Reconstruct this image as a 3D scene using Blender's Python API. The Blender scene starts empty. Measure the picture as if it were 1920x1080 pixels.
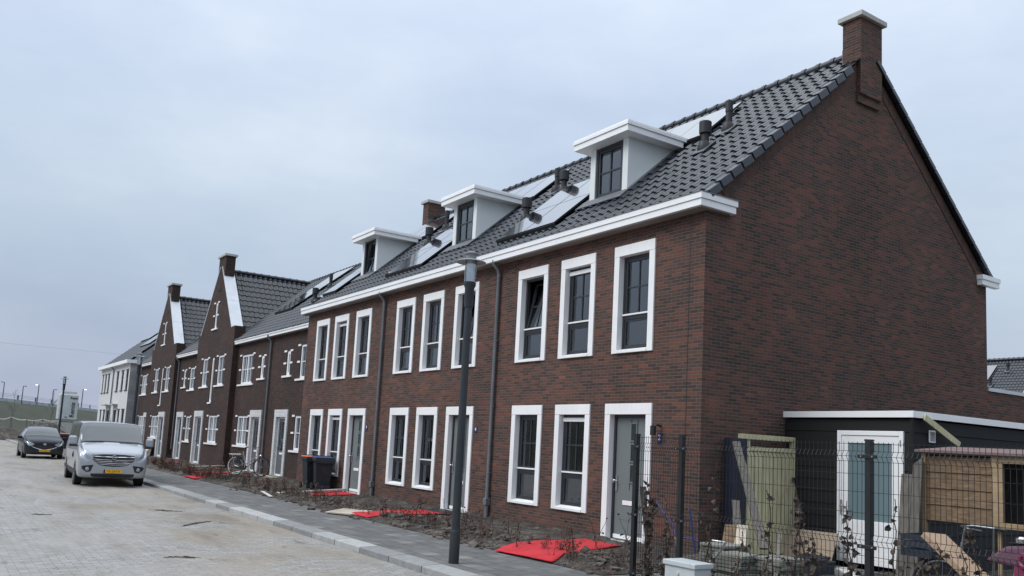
import bpy, bmesh, math, random
from mathutils import Vector, Matrix, noise, bvhtree
R = math.radians
random.seed(7)
scene = bpy.context.scene
col = scene.collection

# ------------------------------------------------------------------ helpers
class MB:
    """collects shapes and links them as one mesh object"""
    def __init__(s): s.v = []; s.f = []
    def add(s, vs, fs):
        o = len(s.v); s.v += [tuple(p) for p in vs]; s.f += [tuple(i + o for i in f) for f in fs]; return s
    def box(s, x0, x1, y0, y1, z0, z1):
        x0, x1 = min(x0, x1), max(x0, x1); y0, y1 = min(y0, y1), max(y0, y1); z0, z1 = min(z0, z1), max(z0, z1)
        return s.add([(x0,y0,z0),(x1,y0,z0),(x1,y1,z0),(x0,y1,z0),(x0,y0,z1),(x1,y0,z1),(x1,y1,z1),(x0,y1,z1)],
                     [(0,3,2,1),(4,5,6,7),(0,1,5,4),(1,2,6,5),(2,3,7,6),(3,0,4,7)])
    def obox(s, c, u, v, w):
        """box with centre c and half axes u, v, w"""
        c, u, v, w = Vector(c), Vector(u), Vector(v), Vector(w)
        P = [c-u-v-w, c+u-v-w, c+u+v-w, c-u+v-w, c-u-v+w, c+u-v+w, c+u+v+w, c-u+v+w]
        return s.add(P, [(0,3,2,1),(4,5,6,7),(0,1,5,4),(1,2,6,5),(2,3,7,6),(3,0,4,7)])
    def bar(s, a, b, w, t, up=(0,0,1)):
        """board from a to b, w wide and t thick"""
        a, b = Vector(a), Vector(b); d = b - a; up = Vector(up)
        sd = d.cross(up)
        if sd.length < 1e-6: sd = d.cross(Vector((1,0,0)))
        sd.normalize(); n = sd.cross(d).normalized()
        return s.obox((a+b)/2, d/2, sd*w/2, n*t/2)
    def poly(s, pts): return s.add(pts, [tuple(range(len(pts)))])
    def prism(s, pts, off):
        n = len(pts); off = Vector(off); P = [Vector(p) for p in pts]
        return s.add(P + [p + off for p in P], [tuple(range(n))[::-1], tuple(range(n, 2*n))] + [(i, (i+1) % n, n + (i+1) % n, n + i) for i in range(n)])
    def tube(s, pts, r, n=8, cap=True):
        pts = [Vector(p) for p in pts]; m = len(pts)
        rs = r if isinstance(r, (list, tuple)) else [r]*m
        vs = []; ref = None
        for i, p in enumerate(pts):
            d = (pts[min(i+1, m-1)] - pts[max(i-1, 0)]).normalized()
            if ref is None:
                ref = d.orthogonal().normalized()
            else:
                ref = (ref - d*ref.dot(d)); ref = ref.normalized() if ref.length > 1e-6 else d.orthogonal().normalized()
            b = d.cross(ref)
            for k in range(n):
                a = 2*math.pi*k/n; vs.append(p + (ref*math.cos(a) + b*math.sin(a))*rs[i])
        fs = [(i*n+k, i*n+(k+1) % n, (i+1)*n+(k+1) % n, (i+1)*n+k) for i in range(m-1) for k in range(n)]
        if cap: fs += [tuple(range(n))[::-1], tuple(range((m-1)*n, m*n))]
        return s.add(vs, fs)
    def lathe(s, prof, c=(0,0,0), axis=(0,0,1), n=24):
        """prof = list of (radius, height along axis)"""
        c = Vector(c); ax = Vector(axis).normalized(); u = ax.orthogonal().normalized(); w = ax.cross(u)
        vs = [c + ax*h + (u*math.cos(2*math.pi*k/n) + w*math.sin(2*math.pi*k/n))*r for r, h in prof for k in range(n)]
        fs = [(i*n+k, i*n+(k+1) % n, (i+1)*n+(k+1) % n, (i+1)*n+k) for i in range(len(prof)-1) for k in range(n)]
        fs += [tuple(range(n))[::-1], tuple(range((len(prof)-1)*n, len(prof)*n))]
        return s.add(vs, fs)
    def torus(s, c, axis, r0, r1, n=28, m=6):
        c = Vector(c); ax = Vector(axis).normalized(); u = ax.orthogonal().normalized(); w = ax.cross(u)
        vs = []
        for k in range(n):
            d = u*math.cos(2*math.pi*k/n) + w*math.sin(2*math.pi*k/n)
            for j in range(m):
                a = 2*math.pi*j/m; vs.append(c + d*(r0 + r1*math.cos(a)) + ax*r1*math.sin(a))
        return s.add(vs, [(k*m+j, ((k+1) % n)*m+j, ((k+1) % n)*m+(j+1) % m, k*m+(j+1) % m) for k in range(n) for j in range(m)])
    def build(s, name, mat, parent=None, smooth=False, bevel=0., recalc=True):
        me = bpy.data.meshes.new(name)
        org = world_loc(parent) if parent else Vector()
        me.from_pydata([Vector(p) - org for p in s.v], [], s.f); me.update()
        if recalc and not name in ('foliage',):
            bm = bmesh.new(); bm.from_mesh(me); bmesh.ops.recalc_face_normals(bm, faces=bm.faces); bm.to_mesh(me); bm.free()
        if smooth:
            for p in me.polygons: p.use_smooth = True
            me.set_sharp_from_angle(angle=R(smooth if smooth is not True else 40))
        if mat: me.materials.append(mat)
        o = bpy.data.objects.new(name, me); col.objects.link(o)
        if parent: o.parent = parent
        if bevel:
            b = o.modifiers.new('bevel', 'BEVEL'); b.width = bevel; b.segments = 2; b.limit_method = 'ANGLE'
        return o
def world_loc(o):
    p = Vector()
    while o is not None: p = p + o.location; o = o.parent
    return p
def tag(o, label=None, cat=None, group=None, kind=None):
    if label: o['label'] = label
    if cat: o['category'] = cat
    if group: o['group'] = group
    if kind: o['kind'] = kind
    return o
def empty(name, loc, label=None, cat=None, group=None, rz=0):
    o = bpy.data.objects.new(name, None); col.objects.link(o); o.location = loc; o.rotation_euler = (0, 0, rz)
    o.empty_display_size = .2
    return tag(o, label, cat, group)
def copy_tree(o, parent=None):
    c = o.copy(); col.objects.link(c)
    if parent is not None: c.parent = parent
    for ch in list(o.children): copy_tree(ch, c)
    return c
def text_mesh(name, body, size, mat, parent, loc, rot, extrude=.003, align='CENTER', shear=0., bold=0.):
    cu = bpy.data.curves.new(name, 'FONT'); cu.body = body; cu.size = size; cu.extrude = extrude; cu.offset = bold; cu.align_x = align; cu.align_y = 'CENTER'; cu.shear = shear
    t = bpy.data.objects.new(name + '_curve', cu); col.objects.link(t)
    dg = bpy.context.evaluated_depsgraph_get()
    me = bpy.data.meshes.new_from_object(t.evaluated_get(dg)); bpy.data.objects.remove(t)
    M = Matrix.Translation(Vector(loc) - world_loc(parent)) @ rot.to_4x4()
    me.transform(M); me.materials.clear(); me.materials.append(mat)
    o = bpy.data.objects.new(name, me); col.objects.link(o); o.parent = parent
    return o
FRONT = Matrix(((1,0,0),(0,0,-1),(0,1,0)))       # text that faces -Y
EAST = Matrix(((0,0,1),(1,0,0),(0,1,0)))         # text that faces +X

# ------------------------------------------------------------------ materials
def new_mat(name):
    m = bpy.data.materials.new(name); m.use_nodes = True; nt = m.node_tree
    return m, nt, nt.nodes['Principled BSDF']
def N(nt, t, **kw):
    n = nt.nodes.new(t)
    for k, v in kw.items(): setattr(n, k, v)
    return n
def ramp(nt, fac, stops, mode='LINEAR'):
    r = N(nt, 'ShaderNodeValToRGB'); r.color_ramp.interpolation = mode
    e = r.color_ramp.elements
    while len(e) < len(stops): e.new(.5)
    for i, (p, c) in enumerate(stops): e[i].position = p; e[i].color = (*c, 1)
    nt.links.new(fac, r.inputs[0]); return r.outputs[0]
def mixc(nt, fac, a, b, mode='MIX'):
    m = N(nt, 'ShaderNodeMix', data_type='RGBA', blend_type=mode)
    for i, s in ((0, fac), (6, a), (7, b)):
        if isinstance(s, bpy.types.NodeSocket): nt.links.new(s, m.inputs[i])
        elif i == 0: m.inputs[0].default_value = s
        else: m.inputs[i].default_value = (*s, 1)
    return m.outputs[2]
def math_n(nt, op, a, b=None):
    m = N(nt, 'ShaderNodeMath', operation=op)
    for i, s in ((0, a), (1, b)):
        if s is None: continue
        if isinstance(s, bpy.types.NodeSocket): nt.links.new(s, m.inputs[i])
        else: m.inputs[i].default_value = s
    return m.outputs[0]
def wpos(nt): return N(nt, 'ShaderNodeNewGeometry').outputs['Position']
def noise_n(nt, scale, detail=4, rough=.55, vec=None, dim='3D'):
    n = N(nt, 'ShaderNodeTexNoise'); n.inputs['Scale'].default_value = scale; n.inputs['Detail'].default_value = detail; n.inputs['Roughness'].default_value = rough
    nt.links.new(vec if vec else wpos(nt), n.inputs['Vector']); return n.outputs['Fac']
def scaled(nt, vec, s, loc=(0,0,0)):
    m = N(nt, 'ShaderNodeMapping'); m.inputs['Scale'].default_value = s; m.inputs['Location'].default_value = loc
    nt.links.new(vec, m.inputs['Vector']); return m.outputs[0]
def bump(nt, b, h, strength, dist=.01):
    bn = N(nt, 'ShaderNodeBump'); bn.inputs['Strength'].default_value = strength; bn.inputs['Distance'].default_value = dist
    nt.links.new(h, bn.inputs['Height']); nt.links.new(bn.outputs[0], b.inputs['Normal'])
def plain(name, c, rough=.5, metal=0., var=.12, scale=3., bmp=0., spec=.5, dirt=None, local=False, streak=False):
    """paint, metal, plastic: a base colour with slight wear variation"""
    m, nt, b = new_mat(name)
    vec = N(nt, 'ShaderNodeTexCoord').outputs['Object'] if local else wpos(nt)
    f = noise_n(nt, scale, 5, .6, vec)
    lo = tuple(max(0, x*(1-var)) for x in c); hi = tuple(min(1, x*(1+var)) for x in c)
    cc = ramp(nt, f, [(.3, lo), (.7, hi)])
    if dirt:
        f2 = noise_n(nt, 9., 6, .7, vec); cc = mixc(nt, ramp(nt, f2, [(.52, (0,0,0)), (.75, (.5,.5,.5))]), cc, dirt)
    if streak:
        fs = noise_n(nt, 3., 5, .65, scaled(nt, vec, (9,9,.7))); cc = mixc(nt, ramp(nt, fs, [(.5, (0,0,0)), (.8, (.28,)*3)]), cc, (.50,.49,.46))
    nt.links.new(cc, b.inputs['Base Color'])
    r = N(nt, 'ShaderNodeMapRange'); r.inputs[3].default_value = max(.02, rough-.08); r.inputs[4].default_value = min(1, rough+.1)
    nt.links.new(f, r.inputs[0]); nt.links.new(r.outputs[0], b.inputs['Roughness'])
    b.inputs['Metallic'].default_value = metal; b.inputs['Specular IOR Level'].default_value = spec
    if bmp: bump(nt, b, noise_n(nt, scale*12, 4, .6, vec), bmp, .005)
    return m
def brick_vec(nt):
    """wall coordinates: (along the wall, height) in metres for walls that face along X or Y"""
    g = N(nt, 'ShaderNodeNewGeometry'); sp = N(nt, 'ShaderNodeSeparateXYZ'); nt.links.new(g.outputs['Position'], sp.inputs[0])
    sn = N(nt, 'ShaderNodeSeparateXYZ'); nt.links.new(g.outputs['True Normal'], sn.inputs[0])
    k = math_n(nt, 'GREATER_THAN', math_n(nt, 'ABSOLUTE', sn.outputs[0]), .7)
    mx = N(nt, 'ShaderNodeMix', data_type='FLOAT'); nt.links.new(k, mx.inputs[0]); nt.links.new(sp.outputs[0], mx.inputs[2]); nt.links.new(sp.outputs[1], mx.inputs[3])
    cb = N(nt, 'ShaderNodeCombineXYZ'); nt.links.new(mx.outputs[0], cb.inputs[0]); nt.links.new(sp.outputs[2], cb.inputs[1])
    return cb.outputs[0]
def brick_mat(name, stops, mortar, bw=.215, rh=.0575, big=.22, msize=.006, bstr=.6, vec=None, stretch=None):
    m, nt, b = new_mat(name)
    v = brick_vec(nt)
    if stretch: v = scaled(nt, v, stretch)
    t = N(nt, 'ShaderNodeTexBrick'); t.offset = .5; t.offset_frequency = 2
    t.inputs['Scale'].default_value = 1; t.inputs['Brick Width'].default_value = bw; t.inputs['Row Height'].default_value = rh
    t.inputs['Mortar Size'].default_value = msize; t.inputs['Mortar Smooth'].default_value = .25; t.inputs['Bias'].default_value = 0
    t.inputs['Color1'].default_value = (0,0,0,1); t.inputs['Color2'].default_value = (1,1,1,1); t.inputs['Mortar'].default_value = (.5,.5,.5,1)
    # slightly wavy courses, as laid by hand
    wob = N(nt, 'ShaderNodeTexNoise'); wob.inputs['Scale'].default_value = 5; nt.links.new(v, wob.inputs['Vector'])
    wm = N(nt, 'ShaderNodeVectorMath', operation='MULTIPLY_ADD'); nt.links.new(wob.outputs['Color'], wm.inputs[0]); wm.inputs[1].default_value = (.012,.010,0); nt.links.new(v, wm.inputs[2])
    nt.links.new(wm.outputs[0], t.inputs['Vector'])
    cl_ = noise_n(nt, 1.15, 5, .65, v)
    sep = N(nt, 'ShaderNodeSeparateColor'); nt.links.new(t.outputs['Color'], sep.inputs[0])
    cc = ramp(nt, math_n(nt, 'ADD', math_n(nt, 'MULTIPLY', sep.outputs[0], .70), math_n(nt, 'MULTIPLY', math_n(nt, 'SUBTRACT', cl_, .16), .46)), stops)
    # tone of whole groups of bricks drifts over the wall, with faint pale blooms
    big_n = noise_n(nt, .55, 4, .6, v); cc = mixc(nt, 1., cc, ramp(nt, big_n, [(.3, (1-big,)*3), (.7, (1+big, 1+big*.9, 1+big*.85))]), 'MULTIPLY')
    fine = noise_n(nt, 38, 5, .7, v); cc = mixc(nt, 1., cc, ramp(nt, fine, [(.25, (.72,)*3), (.75, (1.28,)*3)]), 'MULTIPLY')
    ef = noise_n(nt, 1.7, 6, .7, scaled(nt, v, (1, .45, 1))); cc = mixc(nt, ramp(nt, ef, [(.58, (0,0,0)), (.85, (.22,)*3)]), cc, mortar)
    cc = mixc(nt, t.outputs['Fac'], cc, mixc(nt, fine, tuple(x*.7 for x in mortar), mortar))
    nt.links.new(cc, b.inputs['Base Color']); b.inputs['Roughness'].default_value = .88; b.inputs['Specular IOR Level'].default_value = .3
    h = math_n(nt, 'ADD', math_n(nt, 'MULTIPLY', math_n(nt, 'SUBTRACT', 1., t.outputs['Fac']), 1.), math_n(nt, 'MULTIPLY', fine, .55))
    bump(nt, b, h, bstr, .012)
    return m

M = {}
RED = [(0, (.042,.032,.029)), (.22, (.058,.039,.033)), (.45, (.084,.048,.038)), (.66, (.114,.053,.040)), (.85, (.152,.061,.043)), (1, (.20,.085,.058))]
M['brick'] = brick_mat('red_brown_brick', RED, (.14,.121,.110), big=.26, msize=.0062)
M['brick_band'] = brick_mat('verge_brick', [(0, (.04,.03,.028)), (.5, (.08,.044,.036)), (1, (.12,.056,.043))], (.10,.09,.085), bw=.066, rh=.21)
DARK = [(0, (.028,.0195,.0175)), (.4, (.044,.027,.0225)), (.75, (.064,.034,.027)), (1, (.092,.048,.037))]
M['dark_brick'] = brick_mat('dark_brown_brick', DARK, (.06,.052,.049), big=.2)
M['white_brick'] = brick_mat('whitewashed_brick', [(0, (.58,.58,.58)), (.5, (.62,.625,.63)), (1, (.66,.665,.67))], (.55,.55,.55), big=.05, bstr=.25)
M['grey_block'] = brick_mat('grey_block', [(0, (.25,.255,.26)), (.5, (.31,.315,.32)), (1, (.37,.37,.375))], (.27,.27,.27), bw=.6, rh=.25, big=.1)
M['painted_brick'] = brick_mat('white_painted_brick', [(0, (.58,.59,.60)), (1, (.72,.725,.73))], (.45,.455,.46), big=.08, bstr=.7)
M['white'] = plain('white_paint', (.84,.845,.85), .42, var=.04, scale=1.2)
M['white_trim'] = plain('white_window_surround', (.84,.845,.85), .5, var=.05, scale=1.2, streak=True)
M['dormer_board'] = plain('white_dormer_board', (.72,.75,.75), .55, var=.05, scale=1.)
M['soffit'] = plain('brown_grey_soffit', (.24,.215,.19), .8, var=.1)
M['frame'] = plain('anthracite_frame', (.028,.032,.038), .38, var=.15)
M['door'] = plain('grey_green_door', (.155,.18,.18), .42, var=.05, scale=1.)
M['door_dark'] = plain('grey_door', (.10,.112,.12), .42, var=.05, scale=1.)
M['metal'] = plain('satin_steel', (.55,.56,.57), .28, 1., var=.08)
M['zinc'] = plain('zinc_pipe', (.19,.205,.22), .5, .55, var=.15)
M['zinc_cap'] = plain('pale_zinc_capping', (.60,.625,.65), .5, .35, var=.12, scale=1.5)
M['lead'] = plain('lead_flashing', (.13,.14,.155), .6, .3, var=.25, scale=4.)
M['black'] = plain('black_plastic', (.014,.015,.017), .5, var=.2)
M['dark_metal'] = plain('black_coated_steel', (.010,.011,.013), .42, var=.2)
M['concrete'] = plain('pale_concrete', (.42,.42,.40), .85, var=.15, scale=6., bmp=.3)
M['curtain'] = plain('pale_curtain', (.72,.71,.70), .9, var=.08, scale=8.)
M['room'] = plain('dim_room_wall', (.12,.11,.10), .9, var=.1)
M['blue_plate'] = plain('blue_enamel', (.012,.02,.11), .25, var=.05)
M['ink'] = plain('black_ink', (.02,.02,.025), .5, var=.1)
M['plate_yellow'] = plain('yellow_plate', (.75,.42,.01), .4, var=.04)
def tile_mat(name, c):
    m, nt, b = new_mat(name)
    f = noise_n(nt, 3.1, 3, .6); f2 = noise_n(nt, 22, 4, .6)
    vr = N(nt, 'ShaderNodeTexVoronoi'); vr.inputs['Scale'].default_value = 3.2; nt.links.new(wpos(nt), vr.inputs['Vector'])
    cc = mixc(nt, vr.outputs['Color'], tuple(x*.75 for x in c), tuple(x*1.35 for x in c))
    cc = mixc(nt, ramp(nt, f2, [(.55, (0,0,0)), (.8, (.15,)*3)]), cc, (.07,.07,.068))
    nt.links.new(cc, b.inputs['Base Color'])
    r = N(nt, 'ShaderNodeMapRange'); r.inputs[3].default_value = .24; r.inputs[4].default_value = .42; nt.links.new(f, r.inputs[0]); nt.links.new(r.outputs[0], b.inputs['Roughness'])
    b.inputs['Specular IOR Level'].default_value = .55; b.inputs['Coat Weight'].default_value = .18; b.inputs['Coat Roughness'].default_value = .2
    bump(nt, b, f2, .12, .004); return m
M['tile'] = tile_mat('anthracite_roof_tile', (.011,.0145,.022))
def glass_mat(name, tint, refl=.12, rough=.02):
    m, nt, b = new_mat(name); nt.nodes.remove(b); out = nt.nodes['Material Output']
    tr = N(nt, 'ShaderNodeBsdfTransparent'); tr.inputs[0].default_value = (*tint, 1)
    gl = N(nt, 'ShaderNodeBsdfGlossy'); gl.inputs['Roughness'].default_value = rough; gl.inputs['Color'].default_value = (.9,.95,1,1)
    lw = N(nt, 'ShaderNodeFresnel'); lw.inputs['IOR'].default_value = 1.52
    f = math_n(nt, 'MULTIPLY_ADD', lw.outputs[0], 1.25); f.node.inputs[2].default_value = refl
    f.node.use_clamp = True
    # panes are never quite flat
    bn = N(nt, 'ShaderNodeBump'); bn.inputs['Strength'].default_value = .06; bn.inputs['Distance'].default_value = .02
    nt.links.new(noise_n(nt, 1.4, 2, .4), bn.inputs['Height']); nt.links.new(bn.outputs[0], gl.inputs['Normal'])
    mx = N(nt, 'ShaderNodeMixShader'); nt.links.new(f, mx.inputs[0]); nt.links.new(tr.outputs[0], mx.inputs[1]); nt.links.new(gl.outputs[0], mx.inputs[2])
    nt.links.new(mx.outputs[0], out.inputs[0]); return m
M['glass'] = glass_mat('window_glass', (.62,.66,.68), .10)
def dark_glass():
    m, nt, b = new_mat('car_glass'); b.inputs['Base Color'].default_value = (.028,.038,.043,1); b.inputs['Roughness'].default_value = .05; b.inputs['Specular IOR Level'].default_value = .7
    b.inputs['Coat Weight'].default_value = .8; b.inputs['Coat Roughness'].default_value = .02; return m
M['car_glass'] = dark_glass()
M['clear'] = glass_mat('lamp_glass', (.9,.93,.95), .2, .12)
def frosted():
    m, nt, b = new_mat('frosted_glass'); b.inputs['Base Color'].default_value = (.15,.215,.235,1); b.inputs['Roughness'].default_value = .18
    f = noise_n(nt, 140, 2); bump(nt, b, f, .1, .003); return m
M['frosted'] = frosted()
def solar():
    m, nt, b = new_mat('solar_glass')
    t = N(nt, 'ShaderNodeTexBrick'); t.offset = 0; t.inputs['Scale'].default_value = 1
    cs = brick_vec(nt); t.inputs['Brick Width'].default_value = .156; t.inputs['Row Height'].default_value = .1; t.inputs['Mortar Size'].default_value = .003
    t.inputs['Color1'].default_value = (.010,.012,.02,1); t.inputs['Color2'].default_value = (.014,.016,.024,1); t.inputs['Mortar'].default_value = (.02,.022,.03,1)
    nt.links.new(cs, t.inputs['Vector']); nt.links.new(t.outputs['Color'], b.inputs['Base Color'])
    b.inputs['Roughness'].default_value = .12; b.inputs['IOR'].default_value = 2.5; b.inputs['Coat Weight'].default_value = 1.; b.inputs['Coat Roughness'].default_value = .03; b.inputs['Coat IOR'].default_value = 1.9
    return m
M['solar'] = solar()
def car_paint(name, c, metal=.4):
    m, nt, b = new_mat(name)
    f = noise_n(nt, 900, 1); d = noise_n(nt, 2.2, 5, .65); sp = N(nt, 'ShaderNodeSeparateXYZ'); nt.links.new(wpos(nt), sp.inputs[0])
    cc = mixc(nt, f, tuple(x*.9 for x in c), tuple(min(1, x*1.08) for x in c))
    # road dust low on the body
    lo = N(nt, 'ShaderNodeMapRange'); lo.inputs[1].default_value = .75; lo.inputs[2].default_value = .05; nt.links.new(sp.outputs[2], lo.inputs[0])
    k = math_n(nt, 'MULTIPLY', lo.outputs[0], d); cc = mixc(nt, math_n(nt, 'MULTIPLY', k, .8 if metal > .2 else .25), cc, (.22,.20,.17))
    nt.links.new(cc, b.inputs['Base Color']); b.inputs['Metallic'].default_value = metal; b.inputs['Roughness'].default_value = .32
    b.inputs['Coat Weight'].default_value = .8 if metal > .2 else .25; b.inputs['Coat Roughness'].default_value = .06; b.inputs['Specular IOR Level'].default_value = .5 if metal > .2 else .3; return m
M['silver'] = car_paint('silver_car_paint', (.41,.435,.475))
M['black_paint'] = car_paint('black_car_paint', (.008,.010,.016), .1)
M['tyre'] = plain('tyre_rubber', (.016,.016,.017), .85, var=.3, scale=12., dirt=(.12,.11,.10))
M['alloy'] = plain('alloy_rim', (.42,.43,.45), .3, .9, var=.1)
M['chrome'] = plain('chrome', (.75,.76,.78), .12, 1., var=.05)
def lens():
    m, nt, b = new_mat('headlight_lens'); b.inputs['Base Color'].default_value = (.34,.37,.40,1); b.inputs['Roughness'].default_value = .1; b.inputs['Metallic'].default_value = .6
    b.inputs['Coat Weight'].default_value = 1.; bump(nt, b, noise_n(nt, 18, 2), .5, .03); return m
M['lens'] = lens()
def wood(name, c, c2, scale=1., axis=(1,8,8), rough=.75):
    m, nt, b = new_mat(name); v = scaled(nt, wpos(nt), tuple(x*scale for x in axis))
    f = noise_n(nt, 3.5, 6, .65, v); g = noise_n(nt, 1.1, 3, .5)
    cc = mixc(nt, ramp(nt, f, [(.3, (0,0,0)), (.7, (1,1,1))]), c, c2); cc = mixc(nt, 1., cc, ramp(nt, g, [(.3, (.75,)*3), (.7, (1.2,)*3)]), 'MULTIPLY')
    nt.links.new(cc, b.inputs['Base Color']); b.inputs['Roughness'].default_value = rough; bump(nt, b, f, .25, .006); return m
M['shiplap'] = wood('shiplap_boards', (.075,.045,.025), (.22,.145,.082), 1., (2,2,9))
M['new_wood'] = wood('new_timber', (.25,.175,.10), (.36,.265,.16), 1., (2,2,9))
M['green_wood'] = wood('pressure_treated_green_timber', (.42,.385,.215), (.62,.58,.39), 1., (9,9,1.2))
M['old_wood'] = wood('weathered_board', (.075,.068,.058), (.17,.155,.135), 1., (9,9,1.5))
M['pale_plank'] = wood('pale_plank', (.38,.33,.26), (.52,.46,.38), 1., (4,4,9))
M['white_plank'] = wood('white_stained_plank', (.50,.49,.46), (.64,.63,.61), 1., (4,4,9))
M['plywood'] = wood('plywood_sheet', (.36,.28,.20), (.44,.35,.26), 1., (3,3,6))
M['clad'] = wood('dark_stained_cladding', (.0025,.003,.004), (.005,.006,.008), 1., (1.2,1.2,8), .8)
M['card'] = plain('brown_cardboard', (.36,.25,.165), .8, var=.12, scale=4.)
M['cabinet'] = plain('grey_polyester', (.47,.51,.52), .5, var=.06, scale=2., dirt=(.33,.34,.34))
M['bin'] = plain('dark_bin_plastic', (.015,.019,.026), .5, var=.25, scale=5., dirt=(.06,.06,.06))
M['lid_blue'] = plain('blue_bin_lid', (.018,.055,.15), .45, var=.1)
M['lid_orange'] = plain('orange_bin_lid', (.62,.13,.03), .45, var=.1)
M['red'] = plain('red_carpet', (.50,.020,.030), .95, var=.22, scale=2.5, bmp=.6, dirt=(.22,.025,.028))
M['pink'] = plain('pink_plastic', (.20,.03,.085), .4, var=.12)
M['mauve'] = plain('faded_mauve_fabric', (.13,.065,.10), .85, var=.15)
M['blue_steel'] = plain('blue_painted_steel', (.010,.028,.12), .4, var=.15)
M['lamp_pole'] = plain('grey_blue_lamp_paint', (.022,.028,.034), .42, var=.12, scale=6.)
M['lamp_disc'] = plain('lamp_disc_plastic', (.26,.27,.275), .35, var=.1)
M['reflector'] = plain('lamp_reflector', (.72,.74,.76), .3, var=.05)
M['leaf'] = plain('withered_brown_leaf', (.085,.040,.025), .7, var=.5, scale=7.)
M['leaf_red'] = plain('red_brown_leaf', (.13,.040,.026), .7, var=.5, scale=7.)
M['ivy'] = plain('winter_ivy_leaf', (.052,.036,.026), .7, var=.5, scale=7.)
M['twig'] = plain('brown_twig', (.05,.036,.028), .85, var=.3, scale=8.)
M['bark'] = plain('grey_bark', (.11,.10,.09), .9, var=.2, scale=6.)
M['paver'] = plain('mossy_paving_slab', (.15,.155,.135), .9, var=.3, scale=5., bmp=.4)
M['paver_top'] = plain('paving_slab_top', (.21,.21,.18), .9, var=.25, scale=5., bmp=.4)
M['mast'] = plain('galvanised_mast', (.12,.125,.13), .5, .4, var=.1)
M['viaduct'] = plain('pale_viaduct_concrete', (.36,.40,.43), .85, var=.07, scale=.3)
M['silo'] = plain('silo_pale_paint', (.50,.53,.53), .5, var=.1, scale=1., dirt=(.40,.42,.41))
M['cable'] = plain('faint_cable', (.30,.32,.36), .6)
M['tape'] = plain('barrier_tape', (.62,.60,.58), .5, var=.12, scale=1.5)
def emit(name, c, s):
    m, nt, b = new_mat(name); b.inputs['Emission Color'].default_value = (*c, 1); b.inputs['Emission Strength'].default_value = s; b.inputs['Base Color'].default_value = (*c, 1); return m
M['lit'] = emit('lit_lamp', (1,.97,.85), 1.6)
M['warm_lit'] = emit('lit_room_lamp', (1,.72,.4), 5)

def ground_mat():
    m, nt, b = new_mat('bare_ground'); f = noise_n(nt, .12, 6, .65); g = noise_n(nt, 3, 6, .65)
    cc = mixc(nt, ramp(nt, f, [(.4, (0,0,0)), (.62, (1,1,1))]), (.085,.07,.055), (.055,.07,.032)); cc = mixc(nt, 1., cc, ramp(nt, g, [(.3, (.6,)*3), (.7, (1.4,)*3)]), 'MULTIPLY')
    nt.links.new(cc, b.inputs['Base Color']); b.inputs['Roughness'].default_value = .95; return m
M['ground'] = ground_mat()
def grass_mat():
    m, nt, b = new_mat('bank_grass'); f = noise_n(nt, .25, 6, .7); g = noise_n(nt, 2.2, 6, .75)
    cc = mixc(nt, ramp(nt, f, [(.38, (0,0,0)), (.64, (1,1,1))]), (.052,.055,.038), (.038,.050,.028)); cc = mixc(nt, 1., cc, ramp(nt, g, [(.3, (.6,)*3), (.7, (1.35,)*3)]), 'MULTIPLY')
    nt.links.new(cc, b.inputs['Base Color']); b.inputs['Roughness'].default_value = .95; bump(nt, b, g, .6, .2); return m
M['grass'] = grass_mat()
def soil_mat():
    m, nt, b = new_mat('dug_soil'); f = noise_n(nt, 1.3, 7, .7); g = noise_n(nt, 16, 6, .7); h = noise_n(nt, 5, 5, .7)
    cc = ramp(nt, f, [(.3, (.026,.020,.016)), (.46, (.045,.037,.030)), (.58, (.075,.063,.052)), (.72, (.17,.152,.13))])
    cc = mixc(nt, 1., cc, ramp(nt, g, [(.28, (.5,)*3), (.72, (1.55,)*3)]), 'MULTIPLY')
    cc = mixc(nt, ramp(nt, h, [(.54, (0,0,0)), (.66, (.75,)*3)]), cc, (.19,.175,.155))
    nt.links.new(cc, b.inputs['Base Color']); b.inputs['Roughness'].default_value = .96; bump(nt, b, g, 1., .05); return m
M['soil'] = soil_mat()
M['clod'] = plain('grey_brown_clod', (.085,.073,.061), .95, var=.65, scale=2.2, bmp=.8, dirt=(.20,.185,.16))
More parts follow.
